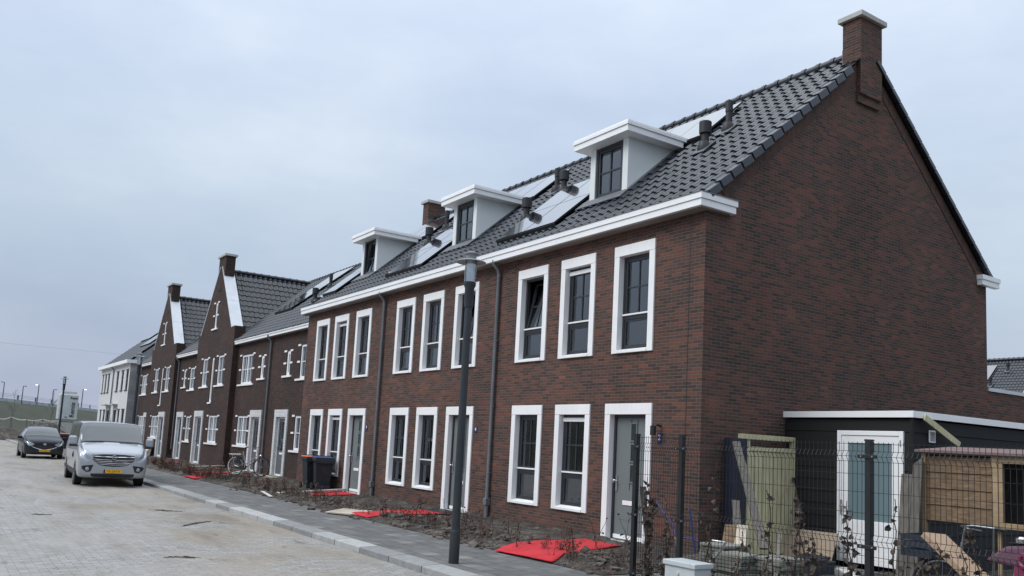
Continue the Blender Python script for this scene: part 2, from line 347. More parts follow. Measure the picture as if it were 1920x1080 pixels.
def road_mat():
    m, nt, b = new_mat('sandy_brick_road'); P = wpos(nt)
    t = N(nt, 'ShaderNodeTexBrick'); t.inputs['Scale'].default_value = 1; t.inputs['Brick Width'].default_value = .21; t.inputs['Row Height'].default_value = .105; t.inputs['Mortar Size'].default_value = .006
    t.inputs['Color1'].default_value = (.8,.8,.8,1); t.inputs['Color2'].default_value = (1.12,1.12,1.12,1); t.inputs['Mortar'].default_value = (.42,.40,.37,1)
    mp = N(nt, 'ShaderNodeMapping'); mp.inputs['Rotation'].default_value = (0,0,R(90)); nt.links.new(P, mp.inputs[0]); nt.links.new(mp.outputs[0], t.inputs['Vector'])
    long_ = scaled(nt, P, (.16,.75,1)); f = noise_n(nt, 1.0, 6, .62, long_); s = noise_n(nt, .5, 5, .6); g = noise_n(nt, 9, 7, .7); fine = noise_n(nt, 60, 4, .7)
    sand = ramp(nt, f, [(.3, (.165,.142,.115)), (.43, (.245,.225,.197)), (.55, (.315,.304,.287)), (.72, (.19,.168,.14))])
    # the parking side by the kerb lies deeper under brown sand
    sp = N(nt, 'ShaderNodeSeparateXYZ'); nt.links.new(P, sp.inputs[0])
    kb = N(nt, 'ShaderNodeMapRange'); kb.inputs[1].default_value = -7.2; kb.inputs[2].default_value = -5.9; nt.links.new(math_n(nt, 'ADD', sp.outputs[1], math_n(nt, 'MULTIPLY', s, 1.4)), kb.inputs[0])
    sand = mixc(nt, math_n(nt, 'MULTIPLY', kb.outputs[0], .85), sand, mixc(nt, ramp(nt, f, [(.4, (0,0,0)), (.6, (1,1,1))]), (.175,.145,.108), (.285,.252,.205)))
    lf_ = N(nt, 'ShaderNodeMapRange'); lf_.inputs[1].default_value = -7.6; lf_.inputs[2].default_value = -10.; nt.links.new(sp.outputs[1], lf_.inputs[0])
    cover = math_n(nt, 'MULTIPLY', ramp(nt, s, [(.40, (.15,)*3), (.62, (.95,)*3)]), math_n(nt, 'SUBTRACT', 1., math_n(nt, 'MULTIPLY', lf_.outputs[0], .35)))
    br = mixc(nt, 1., (.30,.297,.29), t.outputs['Color'], 'MULTIPLY')
    cc = mixc(nt, cover, br, sand)
    cc = mixc(nt, 1., cc, ramp(nt, g, [(.25, (.80,)*3), (.75, (1.18,)*3)]), 'MULTIPLY'); cc = mixc(nt, 1., cc, ramp(nt, fine, [(.25, (.86,)*3), (.75, (1.13,)*3)]), 'MULTIPLY')
    # dark smears of trodden mud, drawn out along the street
    sm = noise_n(nt, 1.3, 7, .72, scaled(nt, P, (.7,2.2,1), (3,1,0))); cc = mixc(nt, ramp(nt, sm, [(.57, (0,0,0)), (.68, (.7,)*3)]), cc, (.12,.102,.08))
    nt.links.new(cc, b.inputs['Base Color']); b.inputs['Roughness'].default_value = .92
    bump(nt, b, math_n(nt, 'ADD', math_n(nt, 'MULTIPLY', g, .8), math_n(nt, 'MULTIPLY', fine, .5)), .5, .02); return m
M['road'] = road_mat()
def pavement_mat():
    m, nt, b = new_mat('grey_paving'); P = wpos(nt)
    t = N(nt, 'ShaderNodeTexBrick'); t.inputs['Scale'].default_value = 1; t.inputs['Brick Width'].default_value = .3; t.inputs['Row Height'].default_value = .3; t.inputs['Mortar Size'].default_value = .009
    t.inputs['Color1'].default_value = (0,0,0,1); t.inputs['Color2'].default_value = (1,1,1,1); t.inputs['Mortar'].default_value = (.5,.5,.5,1)
    nt.links.new(P, t.inputs['Vector'])
    cc = ramp(nt, t.outputs['Color'], [(0, (.100,.103,.101)), (.7, (.130,.132,.129)), (.92, (.15,.151,.147)), (1, (.20,.20,.193))])
    g = noise_n(nt, 4, 6, .7); w = noise_n(nt, 1.1, 6, .7, scaled(nt, P, (.8,2,1)))
    cc = mixc(nt, t.outputs['Fac'], cc, (.052,.05,.045)); cc = mixc(nt, 1., cc, ramp(nt, g, [(.25, (.72,)*3), (.75, (1.28,)*3)]), 'MULTIPLY')
    cc = mixc(nt, ramp(nt, w, [(.6, (0,0,0)), (.75, (.55,)*3)]), cc, (.27,.262,.245))
    nt.links.new(cc, b.inputs['Base Color']); b.inputs['Roughness'].default_value = .85; bump(nt, b, math_n(nt, 'SUBTRACT', g, t.outputs['Fac']), .35, .008); return m
M['pavement'] = pavement_mat()
def kerb_mat():
    m, nt, b = new_mat('kerb_concrete'); P = wpos(nt); sp = N(nt, 'ShaderNodeSeparateXYZ'); nt.links.new(P, sp.inputs[0])
    fr = math_n(nt, 'FRACT', math_n(nt, 'ADD', sp.outputs[0], 200.)); j = math_n(nt, 'LESS_THAN', math_n(nt, 'ABSOLUTE', math_n(nt, 'SUBTRACT', fr, .5)), .012)
    wn = N(nt, 'ShaderNodeTexWhiteNoise', noise_dimensions='1D'); nt.links.new(math_n(nt, 'FLOOR', math_n(nt, 'ADD', sp.outputs[0], 199.5)), wn.inputs['W'])
    cc = mixc(nt, ramp(nt, wn.outputs['Value'], [(.2, (0,0,0)), (.8, (1,1,1))]), (.22,.225,.225), (.37,.375,.37)); cc = mixc(nt, j, cc, (.06,.06,.055))
    g = noise_n(nt, 7, 6, .7); cc = mixc(nt, 1., cc, ramp(nt, g, [(.25, (.75,)*3), (.75, (1.2,)*3)]), 'MULTIPLY')
    nt.links.new(cc, b.inputs['Base Color']); b.inputs['Roughness'].default_value = .85; bump(nt, b, g, .25, .01); return m
M['kerb'] = kerb_mat()

# ------------------------------------------------------------------ camera, light, sky
cam = bpy.data.cameras.new('camera'); co = bpy.data.objects.new('camera', cam); col.objects.link(co); scene.camera = co
cam.sensor_width = 36; cam.lens = 30.053; cam.shift_y = .05424; cam.clip_end = 3000; cam.clip_start = .1
rv, uv, fv = Vector((.56078614,.82634975,.05162352)), Vector((.07049965,-.10978099,.99145244)), Vector((-.82495376,.55235335,.11982103))
co.matrix_world = Matrix(((rv.x,uv.x,-fv.x,9.86920),(rv.y,uv.y,-fv.y,-10.38895),(rv.z,uv.z,-fv.z,1.63639),(0,0,0,1)))
SUN_EL, SUN_AZ = R(46), R(200)      # azimuth measured clockwise from +Y
sd = Vector((math.sin(SUN_AZ)*math.cos(SUN_EL), math.cos(SUN_AZ)*math.cos(SUN_EL), math.sin(SUN_EL)))
sl = bpy.data.lights.new('sun', 'SUN'); sl.energy = 1.5; sl.angle = R(35); sl.color = (1,.975,.94)
so = bpy.data.objects.new('sun', sl); col.objects.link(so); so.rotation_euler = (-sd).to_track_quat('-Z', 'Y').to_euler(); so.location = (0,-20,40)
w = bpy.data.worlds.new('World'); scene.world = w; w.use_nodes = True; nt = w.node_tree; bg = nt.nodes['Background']
sky = N(nt, 'ShaderNodeTexSky', sky_type='NISHITA'); sky.sun_disc = False; sky.sun_elevation = SUN_EL; sky.sun_rotation = SUN_AZ; sky.air_density = 1.5; sky.dust_density = 3.
tc = N(nt, 'ShaderNodeTexCoord').outputs['Generated']
cl = noise_n(nt, 1.9, 5, .5, scaled(nt, tc, (1,1,2.2), (.7,.2,.4))); cl2 = noise_n(nt, 4.2, 6, .6, scaled(nt, tc, (1,1,3), (2,5,1)))
cf = math_n(nt, 'ADD', math_n(nt, 'MULTIPLY', cl, .75), math_n(nt, 'MULTIPLY', cl2, .25))
sp = N(nt, 'ShaderNodeSeparateXYZ'); nt.links.new(tc, sp.inputs[0])
# an overcast sky: dimmest at the horizon, brightest overhead, with soft uneven cloud
cloud = ramp(nt, sp.outputs[2], [(0, (3.85,4.2,5.3)), (.2, (4.15,5.0,6.1)), (.45, (5.5,6.35,7.75)), (.6, (7.5,8.4,9.6)), (1., (14.,15.,16.5))])
cloud = mixc(nt, 1., cloud, ramp(nt, cf, [(.32, (.82,.85,.90)), (.46, (.97,.98,1.)), (.56, (1.08,1.07,1.05)), (.68, (1.27,1.21,1.13))]), 'MULTIPLY')
nt.links.new(mixc(nt, .93, sky.outputs[0], cloud), bg.inputs[0]); bg.inputs[1].default_value = .1
vs = scene.view_settings; vs.view_transform = 'Standard'; vs.look = 'None'; vs.exposure = .3; vs.gamma = 1; vs.use_curve_mapping = False
# ------------------------------------------------------------------ building helpers
def wall_sheet(mb, y, z0, z1, xl, xr, holes=(), breaks=(), depth=.14, fixed=True):
    """front wall in the plane y, with openings (x0,x1,z0,z1) and their reveals; xl, xr may depend on z"""
    L = xl if callable(xl) else (lambda z: xl); Rr = xr if callable(xr) else (lambda z: xr)
    zs = sorted({z0, z1, *[b for b in breaks if z0 < b < z1], *[h[2] for h in holes if z0 < h[2] < z1], *[h[3] for h in holes if z0 < h[3] < z1]})
    for za, zb in zip(zs, zs[1:]):
        hs = sorted(h for h in holes if h[2] <= za + 1e-6 and h[3] >= zb - 1e-6)
        e = 1e-5
        a = (L(za + e), L(zb - e))
        for h in hs:
            mb.poly([(a[0],y,za),(h[0],y,za),(h[0],y,zb),(a[1],y,zb)]); a = (h[1], h[1])
        mb.poly([(a[0],y,za),(Rr(za+e),y,za),(Rr(zb-e),y,zb),(a[1],y,zb)])
    for x0, x1, a, b in holes:
        mb.poly([(x0,y,a),(x0,y+depth,a),(x0,y+depth,b),(x0,y,b)]); mb.poly([(x1,y,a),(x1,y,b),(x1,y+depth,b),(x1,y+depth,a)])
        mb.poly([(x0,y,b),(x0,y+depth,b),(x1,y+depth,b),(x1,y,b)]); mb.poly([(x0,y,a),(x1,y,a),(x1,y+depth,a),(x0,y+depth,a)])
    return mb
def tiles(mb, O, u, v, n, W, L, cw=.25, rl=.345, ns=12, lip=.038):
    O, u, v, n = Vector(O), Vector(u).normalized(), Vector(v).normalized(), Vector(n).normalized()
    nr = math.ceil(L/rl); nc = max(1, round(W/cw)); cw = W/nc; rnd = random.Random(3)
    prof = []
    for k in range(ns + 1):
        t = k/ns; d = abs(((t - .78 + .5) % 1) - .5)
        e_ = min(1, max(0, (.34-d)/.22)); prof.append(.044*e_*e_*(3-2*e_)*(1-.25*(d/.2)**2 if d < .2 else .75) - .006*math.sin(math.pi*t))
    for r in range(nr):
        v0 = r*rl; v1 = min(L, v0 + rl + .02)
        for c in range(nc):
            j = rnd.uniform(-.003, .003); s = rnd.uniform(-.004, .004); vs = []
            for h in (.040 - lip, .040, .010):
                vv = v1 if h == .010 else v0 + s
                for k in range(ns + 1): vs.append(O + u*((c + k/ns)*cw) + v*vv + n*(prof[k] + h + j))
            m = ns + 1
            mb.add(vs, [(a*m+k, a*m+k+1, (a+1)*m+k+1, (a+1)*m+k) for a in (0, 1) for k in range(ns)])
    return mb
def ridge_tiles(mb, a, b, r=.105, step=.36):
    a, b = Vector(a), Vector(b); d = (b-a); n = max(1, int(d.length/step)); d.normalize()
    for i in range(n):
        mb.lathe([(r*.86, 0), (r*.92, step*.8), (r*1.06, step*.82), (r*1.06, step+.03)], a + d*step*i, d, 10)
    return mb
def sash(mb, x0, x1, z0, z1, y0, y1, b, mx=0, mz=0, mw=.028, mzf=None):
    """a rectangular frame with glazing bars"""
    mb.box(x0, x0+b, y0, y1, z0, z1); mb.box(x1-b, x1, y0, y1, z0, z1); mb.box(x0+b, x1-b, y0, y1, z0, z0+b); mb.box(x0+b, x1-b, y0, y1, z1-b, z1)
    for k in range(mx):
        xc = x0 + (x1-x0)*(k+1)/(mx+1); mb.box(xc-mw/2, xc+mw/2, y0+.008, y1-.004, z0+b, z1-b)
    for k in range(mz):
        zc = z0 + (z1-z0)*((k+1)/(mz+1) if mzf is None else mzf); mb.box(x0+b, x1-b, y0+.011, y1-.007, zc-mw/2, zc+mw/2)
    return mb
def hinge(mb, x, y, z, ang):
    """tilt a sash inward about its bottom edge"""
    c, s = math.cos(ang), math.sin(ang)
    mb.v = [(p[0], y + (p[1]-y)*c + (p[2]-z)*s, z + (p[2]-z)*c - (p[1]-y)*s) for p in mb.v]; return mb
def drape(x0, x1, z0, z1, y, waves, amp=.02):
    mb = MB(); n = max(6, waves*6)
    P = [(x0 + (x1-x0)*k/n, y + amp*math.sin(2*math.pi*waves*k/n)) for k in range(n+1)]
    vs = [(x, yy, z0) for x, yy in P] + [(x, yy, z1) for x, yy in P]
    return mb.add(vs, [(k, k+1, n+2+k, n+1+k) for k in range(n)])
def win_a(house, xl, xr, zb, zt, y=0., blind=False, tilt=False, curtain=0):
    m = MB(); sw, hd = .142, .2
    m.box(xl, xl+sw, y-.03, y+.13, zb+.0, zt-hd); m.box(xr-sw, xr, y-.03, y+.13, zb+.0, zt-hd)
    m.box(xl, xr, y-.033, y+.13, zt-hd+.003, zt)
    m.add([(xl+sw,y-.045,zb),(xr-sw,y-.045,zb),(xr-sw,y+.1,zb),(xl+sw,y+.1,zb),(xl+sw,y-.045,zb+.05),(xr-sw,y-.045,zb+.05),(xr-sw,y+.1,zb+.09),(xl+sw,y+.1,zb+.09)], [(0,3,2,1),(4,5,6,7),(0,1,5,4),(1,2,6,5),(2,3,7,6),(3,0,4,7)])
    w = m.build('window', M['white_trim'], house, bevel=.004)
    x0, x1, z0, z1 = xl+sw, xr-sw, zb+.07, zt-hd; zm = z0 + (z1-z0)*.345
    f = MB(); sash(f, x0, x1, z0, z1, y+.095, y+.165, .05); f.box(x0+.05, x1-.05, y+.095, y+.165, zm-.035, zm+.035)
    sash(f, x0+.05, x1-.05, z0+.05, zm-.035, y+.108, y+.155, .042); f.build('frame', M['frame'], w, bevel=.003)
    us = sash(MB(), x0+.05, x1-.05, zm+.035, z1-.05, y+.103, y+.155, .052, 1, 1)
    up = MB().box(x0+.1, x1-.1, y+.128, y+.134, zm+.085, z1-.1)
    if tilt: hinge(us, 0, y+.13, zm+.04, R(11)); hinge(up, 0, y+.13, zm+.04, R(11))
    us.build('sash', M['frame'], w, bevel=.003); up.build('pane', M['glass'], w)
    MB().box(x0+.09, x1-.09, y+.128, y+.134, z0+.09, zm-.075).build('pane', M['glass'], w)
    MB().box(x0+.03, x1-.03, y+.055, y+.11, zm+.034, zm+.062).build('drip_rail', M['white_trim'], w)
    if blind: MB().box(x0+.02, x1-.02, y+.06, y+.105, z1-.13, z1-.055).build('roller_blind_box', M['white_trim'], w)
    if curtain & 1: drape(x0-.05, x0+.20, z0, z1, y+.3, 4).build('curtain', M['curtain'], w, True)
    if curtain & 2: drape(x1-.24, x1+.05, z0, z1, y+.3, 4).build('curtain', M['curtain'], w, True)
    if curtain & 4: drape(x0-.05, x1+.05, zm, z1, y+.3, 9).build('curtain', M['curtain'], w, True)
    return w
def door_a(house, xl, xr, zb, zt, y=0.):
    m = MB(); sw, hd = .145, .2
    m.box(xl, xl+sw, y-.03, y+.14, zb-.06, zt-hd); m.box(xr-sw, xr, y-.03, y+.14, zb-.06, zt-hd); m.box(xl, xr, y-.033, y+.14, zt-hd+.003, zt)
    s = m.build('door_surround', M['white_trim'], house, bevel=.004)
    x0, x1, z1 = xl+sw, xr-sw, zt-hd
    f = MB(); f.box(x0, x0+.055, y+.09, y+.17, zb, z1); f.box(x1-.055, x1, y+.09, y+.17, zb, z1); f.box(x0+.055, x1-.055, y+.09, y+.17, z1-.055, z1); f.build('frame', M['frame'], s, bevel=.003)
    MB().box(x0, x1, y-.05, y+.2, zb-.07, zb).build('threshold', M['concrete'], s, bevel=.006)
    d = MB().box(x0+.055, x1-.055, y+.115, y+.16, zb+.012, z1-.055)
    d = d.build('door', M['door'], house, bevel=.002)
    cx = x0 + (x1-x0)*.55; zz = [zb + 1.02 + .37*k for k in range(3)]
    t = MB()
    for z0 in zz: sash(t, cx-.085, cx+.085, z0, z0+.34, y+.095, y+.118, .022)
    for q in (-1, 1): t.box(cx+q*.085-.006, cx+q*.085+.006, y+.10, y+.118, zb+.9, zb+2.16)
    t.build('light_trim', M['door'], d)
    for z0 in zz: MB().box(cx-.063, cx+.063, y+.105, y+.114, z0+.022, z0+.318).build('pane', M['car_glass'], d)
    MB().box(cx-.25, cx+.1, y+.10, y+.117, zb+.62, zb+.70).build('letterbox', M['white'], d, bevel=.006)
    h = MB().box(x0+.085, x0+.125, y+.095, y+.117, zb+.86, zb+1.14); h.lathe([(.012,0),(.012,.04),(.03,.05),(.033,.075),(.02,.09)], (x0+.105,y+.1,zb+1.04), (0,-1,0), 12)
    h.build('handle', M['metal'], d, True)
    MB().box(x0+.055, x1-.055, y+.10, y+.117, zb+.02, zb+.09).build('kick_strip', M['white'], d)
    MB().box(x0+.12, x1-.12, y+.11, y+.1165, zb+.36, zb+.375).build('moulding', M['door'], d)
    return d
def win_b(house, xl, xr, zb, zt, y, cols=2, ears=True, slit=False, bars=1):
    m = MB(); fb = .085 if not slit else min(.12, (xr-xl)*.33)
    sash(m, xl, xr, zb, zt, y+.03, y+.12, fb)
    if cols > 1: m.box((xl+xr)/2-.05, (xl+xr)/2+.05, y+.035, y+.115, zb+fb, zt-fb)
    w = m.build('window', M['white'], house, bevel=.004)
    g = MB(); n = cols
    for k in range(n):
        a = xl+fb + (xr-xl-2*fb)*k/n; b = xl+fb + (xr-xl-2*fb)*(k+1)/n
        if not slit: g.box((a+b)/2-.014, (a+b)/2+.014, y+.055, y+.085, zb+fb, zt-fb)
        if bars: g.box(a, b, y+.057, y+.082, (zb+zt)/2-.014, (zb+zt)/2+.014)
    g.build('glazing_bars', M['white'], w)
    MB().box(xl+fb, xr-fb, y+.09, y+.096, zb+fb, zt-fb).build('pane', M['glass'], w)
    drape(xl, xr, zb, zt, y+.24, max(2, int((xr-xl)*6))).build('curtain', M['curtain'], w, True)
    MB().box(xl-.3 if ears else xl-.05, xr+.3 if ears else xr+.05, y-.055, y+.03, zb-.075, zb-.002).build('sill', M['white'], w, bevel=.005)
    if ears:
        for sx in (-1, 1):
            for z in (zt-.01, (zb+zt)/2):
                a = xl if sx < 0 else xr; MB().box(a+sx*.002, a+sx*.27, y-.02, y+.03, z-.035, z+.035).build('corner_stone', M['white'], w)
    return w
def door_b(house, xl, xr, zt, y, zb=.1):
    s = MB(); t = .215
    s.box(xl, xl+t, y-.05, y+.16, 0., zt-.28); s.box(xr-t, xr, y-.05, y+.16, 0., zt-.28); s.box(xl, xr, y-.053, y+.16, zt-.277, zt)
    s = s.build('door_surround', M['painted_brick'], house)
    x0, x1, z1 = xl+t, xr-t, zt-.28
    MB().box(x0, x1, y-.1, y+.3, zb-.08, zb).build('threshold', M['concrete'], s)
    f = MB(); sash(f, x0, x1, zb+.002, z1-.002, y+.06, y+.13, .06); f.build('frame', M['white'], s)
    d = sash(MB(), x0+.06, x1-.06, zb+.06, z1-.06, y+.075, y+.115, .12); d.box(x0+.18, x1-.18, y+.077, y+.113, zb+.18, zb+.95)
    d = d.build('door', M['door_dark'], house)
    MB().box(x0+.18, x1-.18, y+.09, y+.096, zb+.95, z1-.18).build('pane', M['glass'], d)
    MB().box((x0+x1)/2-.16, (x0+x1)/2+.16, y+.062, y+.076, zb+.80, zb+.87).build('letterbox', M['white'], d)
    h = MB().box(x0+.1, x0+.13, y+.06, y+.075, zb+.95, zb+1.15); h.lathe([(.01,0),(.01,.03),(.028,.04),(.028,.06)], (x0+.115,y+.065,zb+1.05), (0,-1,0), 10); h.build('handle', M['metal'], d)
    return d
def drainpipe(house, x, y, z0, z1, r=.042, shoe=True):
    m = MB(); m.tube([(x,y+.02-.24,z1+.06),(x,y-.22,z1-.02),(x,y-.1,z1-.13),(x,y-.062,z1-.22),(x,y-.062,z0+.55)], r, 12)
    if shoe: m.tube([(x,y-.062,z0+.6),(x,y-.062,z0)], r*1.18, 12)
    d = m.build('drainpipe', M['zinc'], house, True)
    c = MB()
    for k in range(4): z = z0 + 1.0 + (z1-z0-1.3)*k/3; c.lathe([(r+.007,0),(r+.007,.025)], (x,y-.062,z), (0,0,1), 12); c.box(x-.006, x+.006, y-.03, y, z, z+.025); c.box(x+r, x+r+.03, y-.066, y-.05, z, z+.025)
    c.build('pipe_clamp', M['zinc'], d)
    if shoe: MB().box(x-.062, x+.062, y-.13, y-.004, z0+.30, z0+.46).build('leaf_catcher', M['zinc'], d, bevel=.012)
    return d
def solar_panel(house, x0, x1, y0, y1, A, B, off=.13):
    f = Vector((0,1,B)).normalized(); n = Vector((0,-B,1)).normalized(); L = (y1-y0)*math.sqrt(1+B*B)
    c = Vector(((x0+x1)/2, (y0+y1)/2, A + B*(y0+y1)/2)) + n*off
    p = MB().obox(c, ((x1-x0)/2-.003,0,0), f*(L/2-.003), n*.018).build('solar_panel', M['black'], house)
    MB().obox(c + n*.0195, ((x1-x0)/2-.009,0,0), f*(L/2-.009), n*.002).build('solar_glass', M['solar'], p)
    return p
def mount_rail(house, x0, x1, y0, A, B):
    n = Vector((0,-B,1)).normalized(); f = Vector((0,1,B)).normalized()
    return MB().obox(Vector(((x0+x1)/2, y0, A+B*y0)) + n*.075 - f*.015, ((x1-x0)/2,0,0), f*.012, n*.055).build('mounting_skirt', M['black'], house)
def roof_vent(house, x, y, A, B, cap=True):
    z = A + B*y; m = MB(); n = Vector((0,-B,1)).normalized()
    m.lathe([(.15,-.06),(.16,.03),(.105,.16),(.085,.2)], (x,y,z), (0,-.25,1), 16)
    if cap: m.lathe([(.078,.1),(.078,.36),(.125,.365),(.128,.60),(.115,.615)], (x,y,z), (0,0,1), 18)
    else: m.lathe([(.068,.1),(.068,.42),(.078,.43),(.078,.66),(.06,.67)], (x,y,z), (0,0,1), 16)
    v = m.build('roof_vent', M['black'], house, True)
    MB().obox(Vector((x,y-.02,z)) + n*.055, (.19,0,0), Vector((0,1,B)).normalized()*.24, n*.01).build('flashing', M['lead'], v)
    return v
# ------------------------------------------------------------------ the near terrace of three brick houses
A, B = 6.01, .872; APY, APZ = 4.525, 6.01 + .872*4.525; DEP = 9.05
fsl = Vector((0,1,B)).normalized(); nsl = Vector((0,-B,1)).normalized()
bounds = [(-18.27,-12.15), (-12.15,-6.2), (-6.2,0.)]
NL = ['brick house farthest of the three with white dormers, wheelie bins before its front windows', 'middle brick house of the three with white dormers, behind the street lamp', 'end brick house with the tall bare gable and chimney, nearest the fence']
aw = (-5.4748,-3.9238,-2.2679); ww = 1.0937; zt, zb, lt, lb = 5.4755, 3.449, 2.5216, .469
dorm = [(-16.95,-15.73), (-10.74,-9.50), (-4.66,-3.41)]
near = []
for k, (xa, xb) in enumerate(bounds):
    sh = -(2-k)*5.95
    H = empty('brick_house', ((xa+xb)/2, 0, 0), NL[k], 'house', 'three new brick row houses with dormers'); near.append(H)
    ups = [(a+sh, a+sh+ww) for a in aw]; lows = [(a+sh, a+sh+ww) for a in aw[:2]]; dx = (-2.3816+sh, -1.1331+sh)
    g = .025
    holes = [(a+g, b-g, zb+.02, zt-g) for a, b in ups] + [(a+g, b-g, lb+.02, lt-g) for a, b in lows] + [(dx[0]+g, dx[1]-g, .0, lt-g)]
    m = wall_sheet(MB(), 0, -.3, 5.77, xa, xb, holes, depth=.3)
    if k == 0: m.poly([(xa,0,-.3),(xa,0,5.9),(xa,APY,APZ-.08),(xa,DEP,5.9),(xa,DEP,-.3)])
    MB().poly([(xa,DEP,-.3),(xb,DEP,-.3),(xb,DEP,5.9),(xa,DEP,5.9)]).build('rear_wall', M['brick'], H, recalc=False)
    if k == 2:
        m.poly([(0,0,-.3),(0,DEP,-.3),(0,DEP,5.98),(0,APY,APZ-.03),(0,0,5.97)])
    m.build('wall', M['brick'], H, recalc=False)
    # movement joint near the corner
    if k == 2: MB().box(-.345, -.33, -.004, .01, .02, 5.76).build('movement_joint', M['black'], H)
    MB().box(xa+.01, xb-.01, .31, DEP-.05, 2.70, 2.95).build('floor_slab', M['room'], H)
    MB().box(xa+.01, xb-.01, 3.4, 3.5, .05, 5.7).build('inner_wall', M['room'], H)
    tl = [(0,0,0),(0,0,0),(0,0,1)][k]
    for i, (a, b) in enumerate(ups): win_a(H, a, b, zb, zt, blind=(i == 1 and k != 1), tilt=(k == 2 and i == 0) or (k == 1 and i == 2), curtain=(3, 1, 0)[i] if k != 2 else (2, 1, 1)[i])
    for i, (a, b) in enumerate(lows): win_a(H, a, b, lb, lt, blind=(i == 1 and k != 1), curtain=(3, 3)[i] if k < 2 else (1, 1)[i])
    door_a(H, dx[0], dx[1], .08, lt)
    # roof
    xr = xb + (.10 if k == 2 else 0); xl = xa - (.10 if k == 0 else 0)
    L = (APY + .12)*math.sqrt(1+B*B)
    rf = tiles(MB(), (xl, -.12, A - .12*B), (1,0,0), fsl, nsl, xr-xl, L).build('roof', M['tile'], H, 35, recalc=False)
    MB().poly([(xl,APY,APZ+.02),(xr,APY,APZ+.02),(xr,DEP+.15,A+.02-.15*B),(xl,DEP+.15,A+.02-.15*B)]).build('rear_slope', M['tile'], rf, recalc=False)
    ridge_tiles(MB(), (xl+.05,APY,APZ+.05), ((xr if k < 2 else -.35),APY,APZ+.05)).build('ridge_tiles', M['tile'], rf, True)
    if k == 2:
        Ls = .345
        for sgn in (1, -1):
            vt = MB()
            d = Vector((0, sgn, B)).normalized(); nn = Vector((0,-sgn*B,1)).normalized()
            o = Vector((.085, -.05, A - .05*B)) if sgn > 0 else Vector((.085, DEP+.08, A - .08*B))
            i = 0
            while (i+1)*Ls*d.z < (3.55 if sgn > 0 else 3.9):
                c = o + d*((i+.5)*Ls); tilt = nn*.012
                vt.obox(c + nn*(.012 if sgn > 0 else -.005), (.065 if sgn > 0 else .05,0,0), d*(Ls/2-(.016 if sgn > 0 else .004)) - tilt*(1 if sgn > 0 else .4), nn*(.072 if sgn > 0 else .05)); i += 1
            vt.build('verge_tiles', M['tile'], rf, bevel=.012)
        for sgn in (1, -1):
            vb = MB()
            d = Vector((0, sgn, B)).normalized(); nn = Vector((0,-sgn*B,1)).normalized()
            o = Vector((.002, .28, A+.28*B)) if sgn > 0 else Vector((.002, DEP-.28, A+.28*B)); Lb = (4.15-.28)*math.sqrt(1+B*B)
            p = [o - nn*.09, o - nn*.09 + d*Lb, o - nn*.30 + d*(Lb-.02), o - nn*.30]
            vb.prism(p, (.012,0,0)); vb.build('verge_band', M['brick_band'], H)
    for kk, (cx0, cx1) in ((2, (-.31,.10)), (0, (-18.37,-17.96))):
        if kk != k: continue
        ch = MB().box(cx0, cx1, 4.16, 4.88, 8.97, 10.565); 
        if k == 2: ch.box(0., .05, 4.16, 4.88, 8.80, 8.97)
        ch = ch.build('chimney', M['brick'], H)
        MB().box(cx0-.075, cx1+.075, 4.085, 4.955, 10.567, 10.67).build('chimney_cap', M['concrete'], ch, bevel=.008)
        fl = MB(); fl.box(cx1 if k == 0 else cx0-.012, cx1+.012 if k == 0 else cx0, 4.16, 4.9, 9.5, 9.95 if k == 0 else 10.0); fl.box(cx0, cx1+.0, 4.145, 4.159, 9.4, 9.72) if k == 0 else None
        fl.build('flashing', M['lead'], ch)
    # box gutter with two fascia boards
    c0 = xa - (.13 if k == 0 else 0); c1 = xb + (.147 if k == 2 else 0)
    cn = MB(); cn.box(c0, c1-(.0 if k < 2 else .022), -.25, -.02, 5.772, 5.888); cn.box(c0, c1, -.27, -.02, 5.892, 5.995)
    if k == 2:
        cn.box(.004, c1-.022, -.02, .60, 5.772, 5.888); cn.box(.004, c1, -.02, .625, 5.892, 5.995)
        MB().box(.004, c1-.022, 8.66, 9.40, 5.772, 5.890).box(.004, c1, 8.64, 9.42, 5.8915, 5.995).build('rear_cornice', M['white'], H, bevel=.003)
    cn = cn.build('cornice', M['white'], H, bevel=.003)
    so_ = MB().box(c0+.01, c1-.03, -.235, -.003, 5.752, 5.771)
    if k == 2: so_.box(.005, c1-.03, -.003, .50, 5.752, 5.771)
    so_.build('soffit', M['soffit'], cn)
    ca = MB().box(c0, c1+.008, -.283, -.0, 5.997, 6.008)
    if k == 2: ca.box(.004, c1+.012, -.0, .64, 5.997, 6.008)
    ca.build('gutter_edge', M['zinc'], cn)
    # dormer
    a, b = dorm[k]; y0 = 1.21; zr = A + B*y0; ztop = 8.30
    bk = (ztop - A)/B
    dm = MB(); dm.box(a+.165, b-.165, y0+.01, y0+.15, zr-.1, zr-.0); dm.box(a, a+.17, y0, y0+.16, zr-.1, ztop); dm.box(b-.17, b, y0, y0+.16, zr-.1, ztop)
    for x in (a, b-.04): dm.prism([(x+.004,y0+.16,zr+.02),(x+.004,bk+.1,ztop),(x+.004,y0+.16,ztop)], (.032,0,0))
    dm = dm.build('dormer', M['dormer_board'], H, bevel=.003)
    dr = MB(); ox0, ox1, oy = a-.30, b+.30, y0-.30
    dr.box(ox0+.025, ox1-.025, oy+.025, 2.55, 8.302, 8.43); dr.box(ox0, ox1, oy, 2.78, 8.434, 8.505); dr.box(ox0+.02, ox1-.02, oy+.02, 2.85, 8.509, 8.545)
    dr.build('dormer_roof', M['white'], dm, bevel=.004)
    x0, x1, z0, z1 = a+.17, b-.17, zr+.06, ztop
    f = sash(MB(), x0, x1, z0, z1-.002, y0+.03, y0+.12, .06).build('frame', M['frame'], dm)
